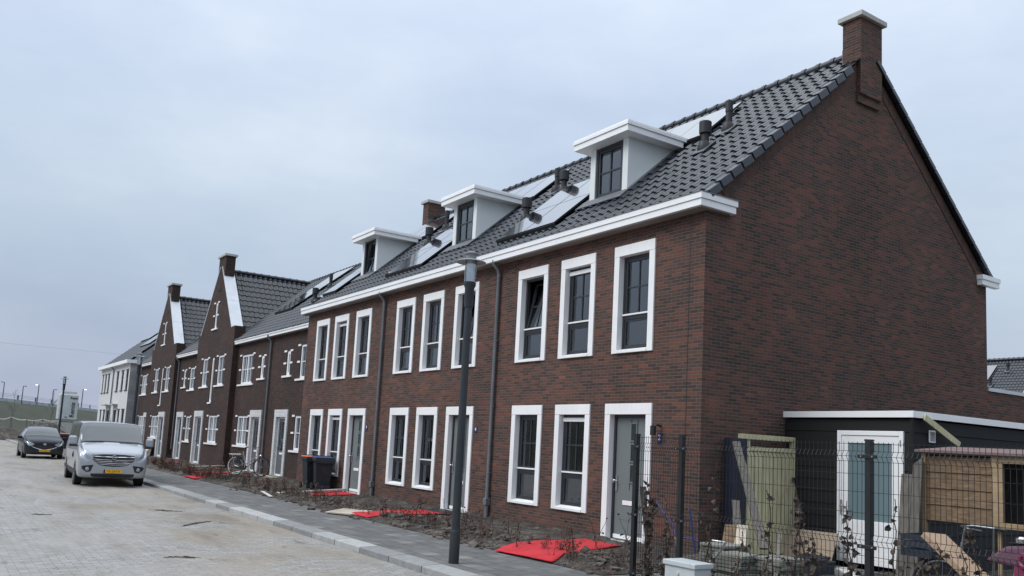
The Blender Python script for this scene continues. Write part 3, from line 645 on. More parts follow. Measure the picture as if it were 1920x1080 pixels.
    us = sash(MB(), x0+.06, x1-.06, z0+.06, z1-.062, y0+.045, y0+.105, .058, 1, 1, .035); up = MB().box(x0+.11, x1-.11, y0+.075, y0+.081, z0+.11, z1-.11)
    if k == 0: hinge(us, 0, y0+.07, z0+.06, R(10)); hinge(up, 0, y0+.07, z0+.06, R(10))
    us.build('sash', M['frame'], dm); up.build('pane', M['glass'], dm)
    MB().box(x0+.0, x1, y0-.03, y0+.05, z0-.035, z0).build('sill', M['white'], dm)
    drape(x0, x1, z0, z1, y0+.3, 7).build('curtain', M['curtain'], dm, True)
    ap = MB(); ap.obox(Vector(((a+b)/2, y0-.12, A+B*(y0-.12))) + nsl*.075, ((b-a)/2+.12,0,0), fsl*.17, nsl*.012)
    for x in (a-.06, b+.06): ap.obox(Vector((x, (y0+bk)/2, A+B*(y0+bk)/2)) + nsl*.068, (.055,0,0), fsl*((bk-y0)*.66+.15), nsl*.01)
    ap.build('flashing', M['lead'], dm)
    vents = [((-13.75,2.05,1),(-14.28,2.95,0)), ((-7.35,2.5,1),(-7.42,1.42,1),(-8.03,2.78,0)), ((-2.09,2.12,1),(-2.03,2.75,0))][k]
    for x, y, c in vents: roof_vent(H, x, y, A, B, bool(c))
    # solar arrays
    sets = [([-18.1,-17.05,-16.0], 2.75, 3.98), ([-12.0,-10.95,-9.9], 2.72, 3.97), ([-5.75,-4.72,-3.69], 2.72, 3.97)][k]
    for x in sets[0]: solar_panel(H, x, x+1.03, sets[1], sets[2], A, B)
    mount_rail(H, sets[0][0], sets[0][-1]+1.03, sets[1], A, B)
    xs = {0: [], 1: [-12.13], 2: [-6.0]}[k]
    for x in xs:
        for q in (0, 1): solar_panel(H, x + (0 if q else 0), x+1.15, .50+.99*q, 1.485+.99*q, A, B)
        mount_rail(H, x, x+1.15, .50, A, B)
    xs = {0: [-18.26, -13.30], 1: [-7.17], 2: []}[k]
    for x in xs:
        for q in (0, 1): solar_panel(H, x, x+1.15, .50+.99*q, 1.485+.99*q, A, B)
        mount_rail(H, x, x+1.15, .50, A, B)
    if k: drainpipe(H, xa - .05 + .02, 0, .03, 5.75)
    # house number
    if True:
        nx, nz = dx[1] + (.14 if k != 2 else .2), 1.99 if k != 2 else 1.92
        hp = MB().box(nx-.055, nx+.055, -.014, -.001, nz-.085, nz+.085).build('house_number', M['blue_plate'], H, bevel=.008)
        text_mesh('numeral', ['6','4','2'][k], .13, M['white'], hp, (nx, -.0165, nz), FRONT)
        MB().lathe([(.02,0),(.02,.012)], (nx-.01,0,1.02), (0,-1,0), 10).build('doorbell', M['black'], H)
    if k == 2:
        l = MB().tube([(nx+.02,-.01,2.12),(nx+.02,-.11,2.14),(nx+.02,-.15,2.10)], .018, 8); l.lathe([(.05,0),(.05,-.16)], (nx-.02,-.15,2.12), (0,0,1), 14); l.build('wall_light', M['black'], H)

# ------------------------------------------------------------------ dark brick terrace beyond
YF, FA, FB = .6, 5.66 - .82*.40, .82; FY = 5.0; FZ = FA + FB*FY
ffs, fns = Vector((0,1,FB)).normalized(), Vector((0,-FB,1)).normalized()
def dark_house(xa, xb, label, wins, doors, slits, bay=None, cornice=True):
    H = empty('dark_brick_house', ((xa+xb)/2, YF, 0), label, 'house', 'dark brown brick row houses with white stones at the windows')
    y = .35 if bay else YF
    holes = [(a+.0, b-.0, c, d) for a, b, c, d in wins + slits + ([(bay-.42, bay-.02, 6.50, 7.76)] if bay else [])] + [(a+.02, b-.02, 0., z-.02) for a, b, z in doors]
    m = MB()
    if not bay: wall_sheet(m, y, -.3, 5.52, xa, xb, holes, depth=.3)
    else:
        c = bay; s, z0, z1 = 1.26, 6.36, 9.44
        L_ = lambda z: (c-3.1) if z < z0 else c - .12 - (z1-z)/s; R_ = lambda z: (c+3.1) if z < z0 else c + .12 + (z1-z)/s
        wall_sheet(m, y, -.3, z1, L_, R_, holes, (z0,), .3)
        m.poly([(c+3.1,.35,-.3),(c+3.1,.82,-.3),(c+3.1,.82,z0),(c+3.1,.35,z0)]); m.poly([(c-3.1,.35,-.3),(c-3.1,.35,z0),(c-3.1,.82,z0),(c-3.1,.82,-.3)])
        for sg in (-1, 1): m.poly([(c+sg*3.1,.35,z0),(c+sg*3.1,.82,z0),(c+sg*(.12+(z1-z0)/s),.82,z0),(c+sg*(.12+(z1-z0)/s),.35,z0)])
        m.poly([(c-3.1,.82,5.0),(c-3.1,.82,z0),(c-.12-(z1-z0)/s,.82,z0),(c-.12,.82,z1),(c+.12,.82,z1),(c+.12+(z1-z0)/s,.82,z0),(c+3.1,.82,z0),(c+3.1,.82,5.0)])
    MB().poly([(xa,9.4,-.3),(xb,9.4,-.3),(xb,9.4,5.6),(xa,9.4,5.6)]).build('rear_wall', M['dark_brick'], H, recalc=False)
    m.build('wall', M['dark_brick'], H, recalc=False)
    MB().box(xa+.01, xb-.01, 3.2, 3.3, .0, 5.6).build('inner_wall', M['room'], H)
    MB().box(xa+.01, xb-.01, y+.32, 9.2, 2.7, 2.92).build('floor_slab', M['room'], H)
    for a, b, c_, d in wins: win_b(H, a, b, c_, d, y, 2 if b-a > 1.2 else 1)
    for a, b, c_, d in slits: win_b(H, a, b, c_, d, y, 1, ears=(d-c_ < 1.7), slit=True, bars=0)
    for a, b, z in doors: door_b(H, a, b, z, y)
    L = (FY-.40+.02)*math.sqrt(1+FB*FB)
    ys = .90 if bay else .38; L = (FY-ys+.02)*math.sqrt(1+FB*FB)
    rf = tiles(MB(), (xa,ys,FA+FB*ys), (1,0,0), ffs, fns, xb-xa, L, ns=5).build('roof', M['tile'], H, 35, recalc=False)
    MB().poly([(xa,FY,FZ),(xb,FY,FZ),(xb,9.6,FZ-FB*4.6),(xa,9.6,FZ-FB*4.6)]).build('rear_slope', M['tile'], rf, recalc=False)
    ridge_tiles(MB(), (xa,FY,FZ+.04), (xb,FY,FZ+.04)).build('ridge_tiles', M['tile'], rf, True)
    if bay:
        c = bay; s = 1.26; zr = 9.28; w = 2.9; sl = math.sqrt(1+s*s)
        for sg in (1, -1):
            v = Vector((-sg,0,s)).normalized(); n = Vector((sg*s,0,1)).normalized()
            O = (c+sg*w, .82 if sg > 0 else 5.2, zr-s*w)
            tiles(MB(), O, (0,sg,0), v, n, 4.38, w*sl, ns=6).build('cross_roof', M['tile'], H, 35, recalc=False)
        ridge_tiles(MB(), (c,.85,zr+.05), (c,4.9,zr+.05)).build('ridge_tiles', M['tile'], rf, True)
        for sg in (1, -1):
            p0 = Vector((c+sg*(.12+(9.44-6.36)/s)+sg*.06, .585, 6.30)); p1 = Vector((c+sg*.12, .585, 9.45)); d = (p1-p0); n = Vector((sg*s,0,1)).normalized()
            zc = MB().obox((p0+p1)/2 + n*.03, d/2, (0,.265,0), n*.025); zc.obox(p0*.57+p1*.43 + n*.057, d.normalized()*.006, (0,.268,0), n*.004)
            zc.build('parapet_capping', M['zinc_cap'], H)
        ch = MB().box(c-.52, c+.62, .352, .80, 9.0, 9.93); MB().box(c-.3, c+.3, .335, .351, 8.3, 8.42).build('corbel', M['dark_brick'], H)
        ch = ch.build('chimney', M['dark_brick'], H); MB().box(c-.60, c+.70, .28, .87, 9.932, 10.03).build('chimney_cap', M['concrete'], ch)
        MB().box(c+3.06, c+3.12, .83, .90, 5.75, 6.3).build('flashing', M['zinc'], H)
        win_b(H, c-.42, c-.02, 6.50, 7.76, .35, 1, slit=True, bars=0)
    else:
        cn = MB().box(xa, xb, .40, .59, 5.505, 5.60); cn.box(xa, xb, .375, .59, 5.604, 5.695); cn = cn.build('cornice', M['white'], H)
        MB().box(xa, xb, .41, .60, 5.488, 5.504).build('soffit', M['soffit'], cn)
    return H
d1 = dark_house(-23.45, -18.27, 'dark brick house adjoining the red brick row, its door right of a drainpipe', [(-20.45,-18.95,3.71,4.97), (-20.52,-19.0,1.1,2.36)], [(-22.66,-21.2,2.59)], [(-21.92,-21.52,3.88,4.83)])
d2 = dark_house(-28.35, -23.45, 'flat fronted dark brick house right of the nearer gabled bay', [(-27.68,-26.1,3.72,5.0), (-27.6,-26.13,1.1,2.36)], [(-25.75,-24.27,2.59)], [(-25.02,-24.62,3.89,4.83)])
d3 = dark_house(-34.55, -28.35, 'dark brick house with steep gabled front, nearer and taller looking of two', [(-33.23,-32.3,3.75,5.13), (-30.55,-29.57,3.75,5.13), (-31.34,-29.81,1.1,2.36)], [(-33.83,-32.22,2.59)], [(-31.62,-31.22,2.98,5.09)], bay=-31.45)
d4 = dark_house(-39.25, -34.55, 'flat fronted dark brick house between the two gabled bays', [(-36.7,-35.72,3.72,4.88), (-36.68,-35.75,1.07,2.35)], [(-38.6,-37.15,2.57)], [(-38.05,-37.62,3.9,4.82)])
d5 = dark_house(-45.45, -39.25, 'dark brick house with steep gabled front, farther of the two beside the white house', [(-44.1,-43.2,3.74,5.12), (-41.3,-40.34,3.74,5.12), (-43.88,-42.26,1.1,2.36)], [(-41.87,-40.33,2.57)], [(-42.3,-41.92,2.98,5.09)], bay=-42.35)
d6 = dark_house(-49.6, -45.45, 'short flat fronted dark brick house next to the white house', [(-49.1,-47.6,3.72,4.97), (-48.97,-47.57,1.12,2.38)], [(-47.3,-45.95,2.57)], [])
drainpipe(d2, -23.72, YF, .03, 5.5); drainpipe(d4, -39.05, YF, .03, 5.5, shoe=False)
roof_vent(d2, -24.77, 3.24, FA, FB, False); roof_vent(d2, -23.65, 2.17, FA, FB, True)
for h_, x0_ in ((d1, -23.25), (d2, -27.85)):
    for x in (x0_, x0_+1.09):
        for q in (0, 1): solar_panel(h_, x, x+1.08, 2.0+1.39*q, 3.38+1.39*q, FA, FB)
    mount_rail(h_, x0_, x0_+2.17, 2.0, FA, FB)
# ------------------------------------------------------------------ white houses at the far end
def white_house(xa, xb, label, ups, lows, door, end):
    H = empty('white_house', ((xa+xb)/2, 0, 0), label, 'house', 'pair of white brick houses')
    holes = [(a, b, 4.05, 5.36) for a, b in ups] + [(a, b, 1.1, 2.74) for a, b in lows] + [(door[0], door[1], .1, 2.74)]
    m = wall_sheet(MB(), 0, -.3, 5.77, xa, xb, holes, depth=.3)
    MB().poly([(xa,DEP,-.3),(xb,DEP,-.3),(xb,DEP,5.9),(xa,DEP,5.9)]).build('rear_wall', M['white_brick'], H, recalc=False)
    if not end: m.poly([(xa,0,-.3),(xa,0,5.9),(xa,APY,APZ-.08),(xa,DEP,5.9),(xa,DEP,-.3)])
    m.build('wall', M['white_brick'], H, recalc=False)
    if end: MB().poly([(xb,0.002,-.3),(xb,DEP,-.3),(xb,DEP,5.9),(xb,APY,APZ-.08),(xb,0.002,5.9)]).build('end_wall', M['grey_block'], H, recalc=False)
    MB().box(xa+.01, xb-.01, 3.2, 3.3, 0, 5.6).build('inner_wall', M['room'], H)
    for a, b, z0, z1 in [(*u, 4.05, 5.36) for u in ups] + [(*u, 1.1, 2.74) for u in lows]:
        w_ = sash(MB(), a, b, z0, z1, .05, .13, .07); w_.box(a+.07, b-.07, .05, .13, (z0+z1)/2+.05, (z0+z1)/2+.12); w_ = w_.build('window', M['frame'], H)
        MB().box(a+.07, b-.07, .08, .086, z0+.07, z1-.07).build('pane', M['glass'], w_)
        MB().box(a-.08, b+.08, -.05, .04, z0-.07, z0-.001).build('sill', M['frame'], w_)
        MB().box(a-.12, b+.12, -.03, .03, z1+.001, z1+.06).build('lintel', M['frame'], w_)
    d = MB().box(door[0]+.06, door[1]-.06, .15, .2, .1, 2.68).build('door', M['door_dark'], H); f = MB(); sash(f, door[0], door[1], .1, 2.74, .1, .2, .06); f.build('frame', M['frame'], d)
    MB().box(door[0]-.25, door[1]+.3, -.35, -.002, 3.06, 3.14).build('door_canopy', M['concrete'], H)
    rf = tiles(MB(), (xa,-.12,A-.12*B), (1,0,0), fsl, nsl, xb-xa, (APY+.12)*math.sqrt(1+B*B), ns=4).build('roof', M['tile'], H, 35, recalc=False)
    MB().poly([(xa,APY,APZ),(xb,APY,APZ),(xb,DEP+.1,A-.1*B),(xa,DEP+.1,A-.1*B)]).build('rear_slope', M['tile'], rf, recalc=False)
    ridge_tiles(MB(), (xa,APY,APZ+.05), (xb,APY,APZ+.05)).build('ridge_tiles', M['tile'], rf, True)
    c0, c1 = xa - (0 if end else .15), xb + (.15 if end else 0)
    cn = MB().box(c0, c1, -.27, -.003, 5.772, 5.995)
    if end: cn.box(xb+.004, c1, -.003, .6, 5.772, 5.995)
    cn.build('cornice', M['white'], H)
    return H
w1 = white_house(-61.4, -55.85, 'white brick house at the far left end of the street', [(-60.75,-60.25),(-59.6,-58.95),(-58.35,-57.65)], [(-60.4,-59.75),(-58.95,-58.2)], (-57.75,-56.5), False)
w2 = white_house(-55.85, -50.1, 'white brick house with grey side wall next to the dark brick row', [(-54.8,-54.0),(-52.95,-52.2),(-51.3,-50.5)], [(-53.1,-52.4),(-51.6,-50.7)], (-54.85,-53.6), True)
drainpipe(w2, -55.85, 0, .03, 5.75, shoe=False)
for x, y, c in ((-51.9,2.9,1),(-51.2,2.9,1),(-50.6,3.5,0)): roof_vent(w2, x, y, A, B, bool(c))
for x in (-54.9,-53.85,-52.8): solar_panel(w2, x, x+1.0, 1.4, 2.6, A, B)
mount_rail(w2, -54.9, -51.8, 1.4, A, B)
for x in (-60.2,-59.15,-58.1): solar_panel(w1, x, x+1.0, 2.4, 3.6, A, B)
mount_rail(w1, -60.2, -57.1, 2.4, A, B)
# ------------------------------------------------------------------ buildings behind the garden
H = empty('brick_outbuilding', (-1.5, 12, 0), 'low brick extension with pale coping behind the tall gable wall', 'outbuilding')
MB().box(-4, -.002, 9.056, 16, -.2, 3.42).build('wall', M['brick'], H); MB().box(-4.05, .03, 9.056, 16.05, 3.421, 3.50).build('coping', M['zinc_cap'], H)
H = empty('rear_house', (-20, 57, 0), 'house with solar panels on its dark tiled roof, seen above the garden wall', 'house')
m = MB().box(-52, 12, 52.5, 61.5, -.2, 5.9); m.build('wall', M['dark_brick'], H)
a2, b2 = 6.0 - .87*52.3, .87; f2, n2 = Vector((0,1,b2)).normalized(), Vector((0,-b2,1)).normalized(); L2 = 4.75*math.sqrt(1+b2*b2)
rf = tiles(MB(), (-40,52.3,6.0), (1,0,0), f2, n2, 34, L2, ns=4).build('roof', M['tile'], H, 35, recalc=False)
MB().poly([(-52,52.3,5.95),(12,52.3,5.95),(12,57.05,10.08),(-52,57.05,10.08)]).poly([(-52,57.05,10.08),(12,57.05,10.08),(12,61.7,5.95),(-52,61.7,5.95)]).build('roof_underlay', M['tile'], rf, recalc=False)
ridge_tiles(MB(), (-40,57.05,10.2), (-6,57.05,10.2), .15).build('ridge_tiles', M['tile'], rf, True)
for x in (-26.5,-25.4,-24.3,-20.2,-19.1,-18.0,-16.9,-15.8):
    for q in (0, 1): solar_panel(H, x, x+1.05, 53.6+1.45*q, 55.0+1.45*q, a2, b2)
roof_vent(H, -22.3, 56.0, a2, b2, True); roof_vent(H, -22.9, 54.6, a2, b2, True)
# ------------------------------------------------------------------ ground, road, pavement
LOCAL = False
_wl = world_loc
def world_loc(o): return Vector() if LOCAL else _wl(o)
tag(MB().poly([(-900,-900,-.24),(900,-900,-.24),(900,900,-.24),(-900,900,-.24)]).build('ground', M['ground'], recalc=False), kind='structure')
def fbm(x, y, s, o=4, seed=0.):
    return noise.fractal(Vector((x*s, y*s, seed)), 1., 2., o)
def sheet(name, mat, x0, x1, y0, y1, dx, dy, zf, kind='structure', skirt=True):
    nx, ny = max(1, round((x1-x0)/dx)), max(1, round((y1-y0)/dy)); vs = []
    for i in range(nx+1):
        for j in range(ny+1):
            x, y = x0 + (x1-x0)*i/nx, y0 + (y1-y0)*j/ny; vs.append((x, y, zf(x, y)))
    mb = MB()
    ring = [(i, 0) for i in range(nx+1)] + [(nx, j) for j in range(1, ny+1)] + [(i, ny) for i in range(nx-1, -1, -1)] + [(0, j) for j in range(ny-1, 0, -1)]
    if skirt:
        for (a, b), (c, d) in zip(ring, ring[1:] + ring[:1]):
            p, q = vs[a*(ny+1)+b], vs[c*(ny+1)+d]; mb.add([p, q, (q[0], q[1], -.3), (p[0], p[1], -.3)], [(0,1,2,3)])
    o = mb.add(vs, [(i*(ny+1)+j, (i+1)*(ny+1)+j, (i+1)*(ny+1)+j+1, i*(ny+1)+j+1) for i in range(nx) for j in range(ny)]).build(name, mat, smooth=60, recalc=False)
    return tag(o, kind=kind)
def road_z(x, y):
    e = min(1, max(0, (y+7.6)/1.6))*min(1, max(0, (-4.78-y)/.25+.2))
    return -.10 + .012*fbm(x, y, .7, 4, 1.) + e*(.022*fbm(x, y, 1.6, 5, 5.))
sheet('road', M['road'], -78, 12, -24, -4.70, .22, .13, road_z)
tag(MB().box(-78, 12, -4.40, -2.76, -.4, 0).build('pavement', M['pavement']), kind='structure')
kb = MB(); kb.add([(-78,-4.72,-.4),(12,-4.72,-.4),(12,-4.4,-.4),(-78,-4.4,-.4),(-78,-4.72,-.012),(12,-4.72,-.012),(12,-4.4,.003),(-78,-4.4,.003)], [(0,3,2,1),(4,5,6,7),(0,1,5,4),(1,2,6,5),(2,3,7,6),(3,0,4,7)])
tag(kb.build('kerb', M['kerb'], bevel=.012), kind='structure')
tag(MB().box(.95, 2.0, -2.759, 2.1, -.4, -.003).build('garden_path', M['pavement']), kind='structure')
CARPETS = [  # left edge points, right edge points, from the pavement to the door
    ('red carpet strip leading to the door nearest the fence', [(-1.48,-2.92),(-1.95,-2.2),(-2.22,-1.4),(-2.3,-.42)], [(-.12,-2.82),(-.62,-2.0),(-1.05,-1.2),(-1.32,-.42)]),
    ('red carpet strip leading to the middle door behind the street lamp', [(-7.45,-2.75),(-7.8,-1.8),(-8.05,-1.0),(-8.25,-.1)], [(-6.55,-2.75),(-6.85,-1.8),(-7.0,-1.0),(-7.15,-.1)]),
    ('short piece of red carpet by the door next to the wheelie bins', [(-13.35,-1.55),(-13.7,-1.0),(-14.0,-.5),(-14.2,-.1)], [(-12.5,-1.6),(-12.6,-1.0),(-12.85,-.5),(-13.05,-.1)]),
    ('red carpet scrap at the pavement edge beside the planks near the bicycle', [(-21.5,-2.86),(-21.6,-2.5),(-21.8,-2.1)], [(-20.0,-2.9),(-20.3,-2.5),(-20.6,-2.1)]),
    ('red carpet strip lying between the planks behind the bicycle', [(-24.2,-1.9),(-24.9,-.8),(-25.3,.3)], [(-23.2,-1.9),(-23.6,-.8),(-24.0,.3)]),
    ('farthest red carpet patch in front of the gabled bays', [(-33.2,-1.3),(-33.4,-.9),(-33.6,-.4)], [(-32.2,-1.3),(-32.3,-.9),(-32.5,-.4)])]
def carpet_mask(x, y):
    m = 0.
    for _, L, Rr in CARPETS:
        for i in range(len(L)-1):
            y0, y1 = L[i][1], L[i+1][1]
            if min(y0, y1)-.15 <= y <= max(y0, y1)+.15:
                t = min(1, max(0, (y-y0)/(y1-y0))); xl = L[i][0]+(L[i+1][0]-L[i][0])*t; xr = Rr[i][0]+(Rr[i+1][0]-Rr[i][0])*t
                d = min(x-xl, xr-x); m = max(m, min(1, max(0, (d+.22)/.2)))
    return m
def soil_z(x, y):
    e = min(1, max(0, (y+2.80)/.22))*(min(1, max(0, (.95-x)/.3)) if x > .5 else 1); clod = fbm(x, y, 4.2, 5, 3.); big = fbm(x, y, .8, 3, 8.)
    mound = math.exp(-((y+2.25)/.38)**2)
    far = min(1, max(0, (-1.-y)/1.5+1)); 
    z = .012 + e*(.035 + .05*mound*(1+.5*big) + (.022+.06*mound)*max(-.4, clod) + .03*big)
    z += .05*math.exp(-((y-(.0 if x > -18.2 else .6))/.25)**2)*(1+.8*clod)
    k = carpet_mask(x, y); return z*(1-k) + k*(.018 + .03*e + .006*big)
sheet('garden_soil', M['soil'], -19, .95, -2.80, .03, .055, .055, soil_z, 'structure')
sheet('soil_strip', M['soil'], -62, -19, -2.80, .64, .22, .10, soil_z, 'structure')
sheet('yard_soil', M['soil'], 2.0, 14, -4.39, 2.13, .12, .12, lambda x, y: -.004 + (.03 + .035*fbm(x, y, 3, 4, 4.))*min(1, max(0, (y+2.72)/.2)) - (.06 if y < -2.74 and x < 14 else 0))
def bank_z(x, y): return -.25 + 4.6*max(0, 1-((y+46)/11)**2)*(1+.25*fbm(x, y, .06, 3)) + .2*fbm(x, y, .3, 3)
sheet('unseen_reflection_bank', M['grass'], -120, 60, -57, -35, 4, 2, bank_z)  # unseen bank across the street, added to darken reflections in the lower windows
sheet('rear_soil', M['soil'], 2.37, 14, 2.13, 14, .5, .5, lambda x, y: .01 + .02*fbm(x, y, 2, 3, 4.))
for lab, L, Rr in CARPETS:
    vs = []; nn = 10; segs = []
    for i in range(len(L)-1):
        for q in range(8 if i < len(L)-2 else 9):
            t = q/8; segs.append((Vector(L[i]).lerp(Vector(L[i+1]), t), Vector(Rr[i]).lerp(Vector(Rr[i+1]), t)))
    rr = random.Random(5)
    for a, b in segs:
        wv = rr.uniform(-.015, .015), rr.uniform(-.015, .015)
        for k in range(nn+1):
            p = a.lerp(b, k/nn); x, y = p.x + (wv[0]*(1-k/nn) + wv[1]*k/nn), p.y; vs.append((x, y, soil_z(x, y) + .018 + .012*fbm(x, y, 2.2, 3, 2.)))
    mb = MB().add(vs, [(i*(nn+1)+k, (i+1)*(nn+1)+k, (i+1)*(nn+1)+k+1, i*(nn+1)+k+1) for i in range(len(segs)-1) for k in range(nn)])
    o = mb.build('red_carpet', M['red'], smooth=60, recalc=False); s = o.modifiers.new('thickness', 'SOLIDIFY'); s.thickness = .012; s.offset = 0
    tag(o, lab, 'carpet', 'red carpet strips laid over the soil')
# door mat and loose planks
tag(MB().box(-8.25, -7.2, -.62, -.06, .05, .085).build('door_mat', M['black'], bevel=.01), 'dark mat before the middle door, at the end of the red carpet', 'mat')
def plank(label, a, b, w, t, mat, cat='plank', name='plank'):
    return tag(MB().bar(a, b, w, t).build(name, M[mat], bevel=.004), label, cat)
plank('broad pale plank at the pavement edge beside the red carpet of the middle door', (-7.5,-2.95,.035), (-7.9,-2.35,.075), .75, .03, 'pale_plank')
plank('long white plank lying past the front of the wheelie bins', (-12.75,-2.5,.085), (-14.1,.02,.13), .13, .05, 'white_plank')
plank('short white plank at the pavement edge between soil mounds', (-12.3,-2.84,.03), (-13.7,-2.62,.07), .09, .02, 'white_plank')
plank('long pale plank lying in the soil behind the hedge, left of the bicycle', (-25.2,-2.35,.15), (-27.3,.1,.2), .16, .06, 'pale_plank')
plank('pale plank under the rear wheel of the bicycle', (-21.2,-1.7,.10), (-22.6,-.5,.12), .12, .06, 'pale_plank')
plank('pale plank lying behind the bicycle towards the white door', (-22.4,-1.0,.12), (-24.6,.3,.14), .12, .06, 'white_plank')
plank('pale stepping board before the white doorway right of the bicycle', (-20.9,.1,.06), (-22.6,.16,.07), .4, .05, 'pale_plank')
tag(MB().add([(-43.3,.1,.02),(-42.2,.1,.02),(-42.2,-.3,.02),(-43.3,-.3,.02),(-43.3,.28,.62),(-42.4,.28,.66)], [(3,2,5,4),(0,4,5,1),(0,3,4),(1,5,2),(0,1,2,3)]).build('leaning_sheet', M['pale_plank']), 'pale sheet leaning against the farther gabled house, just above the van mirror', 'board')

def mud(label, x, y, L, w_, rz, seed):
    c, s_ = math.cos(rz), math.sin(rz); r_ = random.Random(seed); mb = MB()
    for i in range(int(70*L)):
        t = r_.uniform(-1, 1)*(.4+.6*r_.random()); off = .35*w_*math.sin(t*2.2+seed) + r_.gauss(0, .22*w_); u = t*L/2; px, py = x+c*u-s_*off, y+s_*u+c*off; q = r_.uniform(.012,.034)*(1.15-abs(t))
        bm = bmesh.new(); bmesh.ops.create_icosphere(bm, subdivisions=1, radius=q); k = r_.uniform(1.2, 2.6)
        for v in bm.verts: a, b_ = v.co.x*k, v.co.y*1.2; v.co = Vector((a*c-b_*s_, a*s_+b_*c, v.co.z*.45))*r_.uniform(.75,1.2)
        mb.add([v.co + Vector((px, py, road_z(px, py)+.004)) for v in bm.verts], [tuple(v.index for v in f.verts) for f in bm.faces]); bm.free()
    tag(mb.build('mud_streak', M['soil'], recalc=False), label, 'mud', kind='stuff')
mud('long curved streak of dark mud on the road, between van and lamp', -6.9, -6.05, 1.5, .16, R(137), 1.); mud('dark mud smear on the road nearest the viewer', -2.5, -7.35, .55, .14, R(75), 2.); mud('short dark mud streak at the left of the road', -8.75, -8.45, .45, .07, R(88), 3.); mud('crumbly mud patch on the road below the silver van', -9.6, -6.0, .9, .22, R(60), 4.)
# ------------------------------------------------------------------ hedge saplings
def leaf_quad(vs, fs, p, size, rnd):
    d = Vector((rnd.uniform(-1,1), rnd.uniform(-1,1), rnd.uniform(-.8,.5))).normalized(); s = d.cross(Vector((rnd.uniform(-1,1), rnd.uniform(-1,1), 1))).normalized()*size*.36; n = d.cross(s)*.35
    o = len(vs); vs += [p, p+d*size*.4+s+n*.4, p+d*size+n*.2, p+d*size*.45-s+n*.4, p+d*size*.5-n*.3]
    fs += [(o,o+1,o+4),(o+1,o+2,o+4),(o+2,o+3,o+4),(o+3,o,o+4)]
def make_sapling(seed, h, nst, nl, leafmat, lsize=.042):
    rnd = random.Random(seed); st = MB(); vs, fs = [], []
    for s in range(nst):
        p = Vector((rnd.uniform(-.05,.05), rnd.uniform(-.05,.05), -.03)); pts = [p.copy()]; d = Vector((rnd.uniform(-.35,.35), rnd.uniform(-.35,.35), 1)).normalized(); hh = h*rnd.uniform(.55, 1.)
        for k in range(5):
            d = (d + Vector((rnd.uniform(-.2,.2), rnd.uniform(-.2,.2), .15))).normalized(); p = p + d*hh/5; pts.append(p.copy())
        st.tube(pts, [.0055,.005,.0042,.0035,.0028,.0015], 4, False)
        for k in range(rnd.randint(2, 4)):
            q = pts[rnd.randint(1, 4)]; e = q + Vector((rnd.uniform(-.12,.12), rnd.uniform(-.12,.12), rnd.uniform(.03,.15))); st.tube([q, (q+e)/2+Vector((0,0,.01)), e], [.003,.0025,.0015], 3, False); pts.append(e)
        for k in range(nl):
            a = rnd.choice(pts[1:]); leaf_quad(vs, fs, a + Vector((rnd.uniform(-.02,.02), rnd.uniform(-.02,.02), rnd.uniform(-.04,.02))), lsize*rnd.uniform(.7,1.4), rnd)
    o = st.build('hedge_sapling', M['twig'], recalc=False); nv = len(o.data.vertices)
    me = bpy.data.meshes.new('hedge_sapling'); v0 = [v.co.copy() for v in o.data.vertices]; f0 = [tuple(p.vertices) for p in o.data.polygons]
    me.from_pydata(v0 + vs, [], f0 + [tuple(i+nv for i in f) for f in fs]); me.materials.append(M['twig']); me.materials.append(leafmat)
    for i, p in enumerate(me.polygons): p.material_index = 0 if i < len(f0) else 1
    o.data = me; col.objects.unlink(o); return o
protos = [make_sapling(20+i, (.42,.55,.36,.62,.5,.4,.3)[i], (2,2,3,2,4,5,4)[i], (3,7,14,5,16,12,10)[i], M['leaf'] if i != 5 else M['leaf_red']) for i in range(7)]
HG = 'bare brown hedge saplings planted along the soil beds'
rnd = random.Random(11); placed = []
def sapling(x, y, i, s, lab, grp):
    o = protos[i].copy(); col.objects.link(o); o.location = (x, y, soil_z(x, y) if -62 < x < .95 and y < .6 else .0); o.rotation_euler = (0, 0, rnd.uniform(0, 6.28)); o.scale = (s, s, s*rnd.uniform(.85, 1.15)); tag(o, lab, 'sapling', grp); o.name = 'hedge_sapling'
x = .75
near_lab = 'bare hedge sapling with withered brown leaves beside the pavement by the red brick houses'
while x > -18.:
    if rnd.random() < .5: sapling(x-.08, -2.35+rnd.uniform(-.25,.35), rnd.choice((2,4,5,6)), rnd.uniform(.5,.85), near_lab, HG)
    y = -2.42 + rnd.uniform(-.16, .16)
    if carpet_mask(x, y) < .3 or rnd.random() < .25: sapling(x, y, rnd.choice((0,1,2,3,3,4)), rnd.uniform(.75, 1.15), near_lab, HG)
    if rnd.random() < .25: sapling(x+.1, -1.9+rnd.uniform(-.25,.35), rnd.choice((0,3,6)), rnd.uniform(.6,.95), near_lab, HG)
    x -= rnd.uniform(.18, .34)
far_lab = 'low red brown hedge sapling in the row before the dark brick houses'
while x > -33.:
    for q in range(2): sapling(x, -2.45+rnd.uniform(-.22,.22), rnd.choice((2,4,5,5,6)), rnd.uniform(.8,1.2), far_lab, 'red brown hedge saplings before the dark brick houses')
    x -= rnd.uniform(.24, .36)
# taller young plants with more leaves in front of the window fronts
for (x, y, i, s) in ((-6.9,-1.4,4,1.1),(-5.4,-1.2,3,1.2),(-.7,-2.0,4,1.15),(-1.1,-1.2,3,1.3),(-3.0,-1.6,0,1.3),(-.2,-1.3,3,1.5)): sapling(x, y, i, s, near_lab, HG)
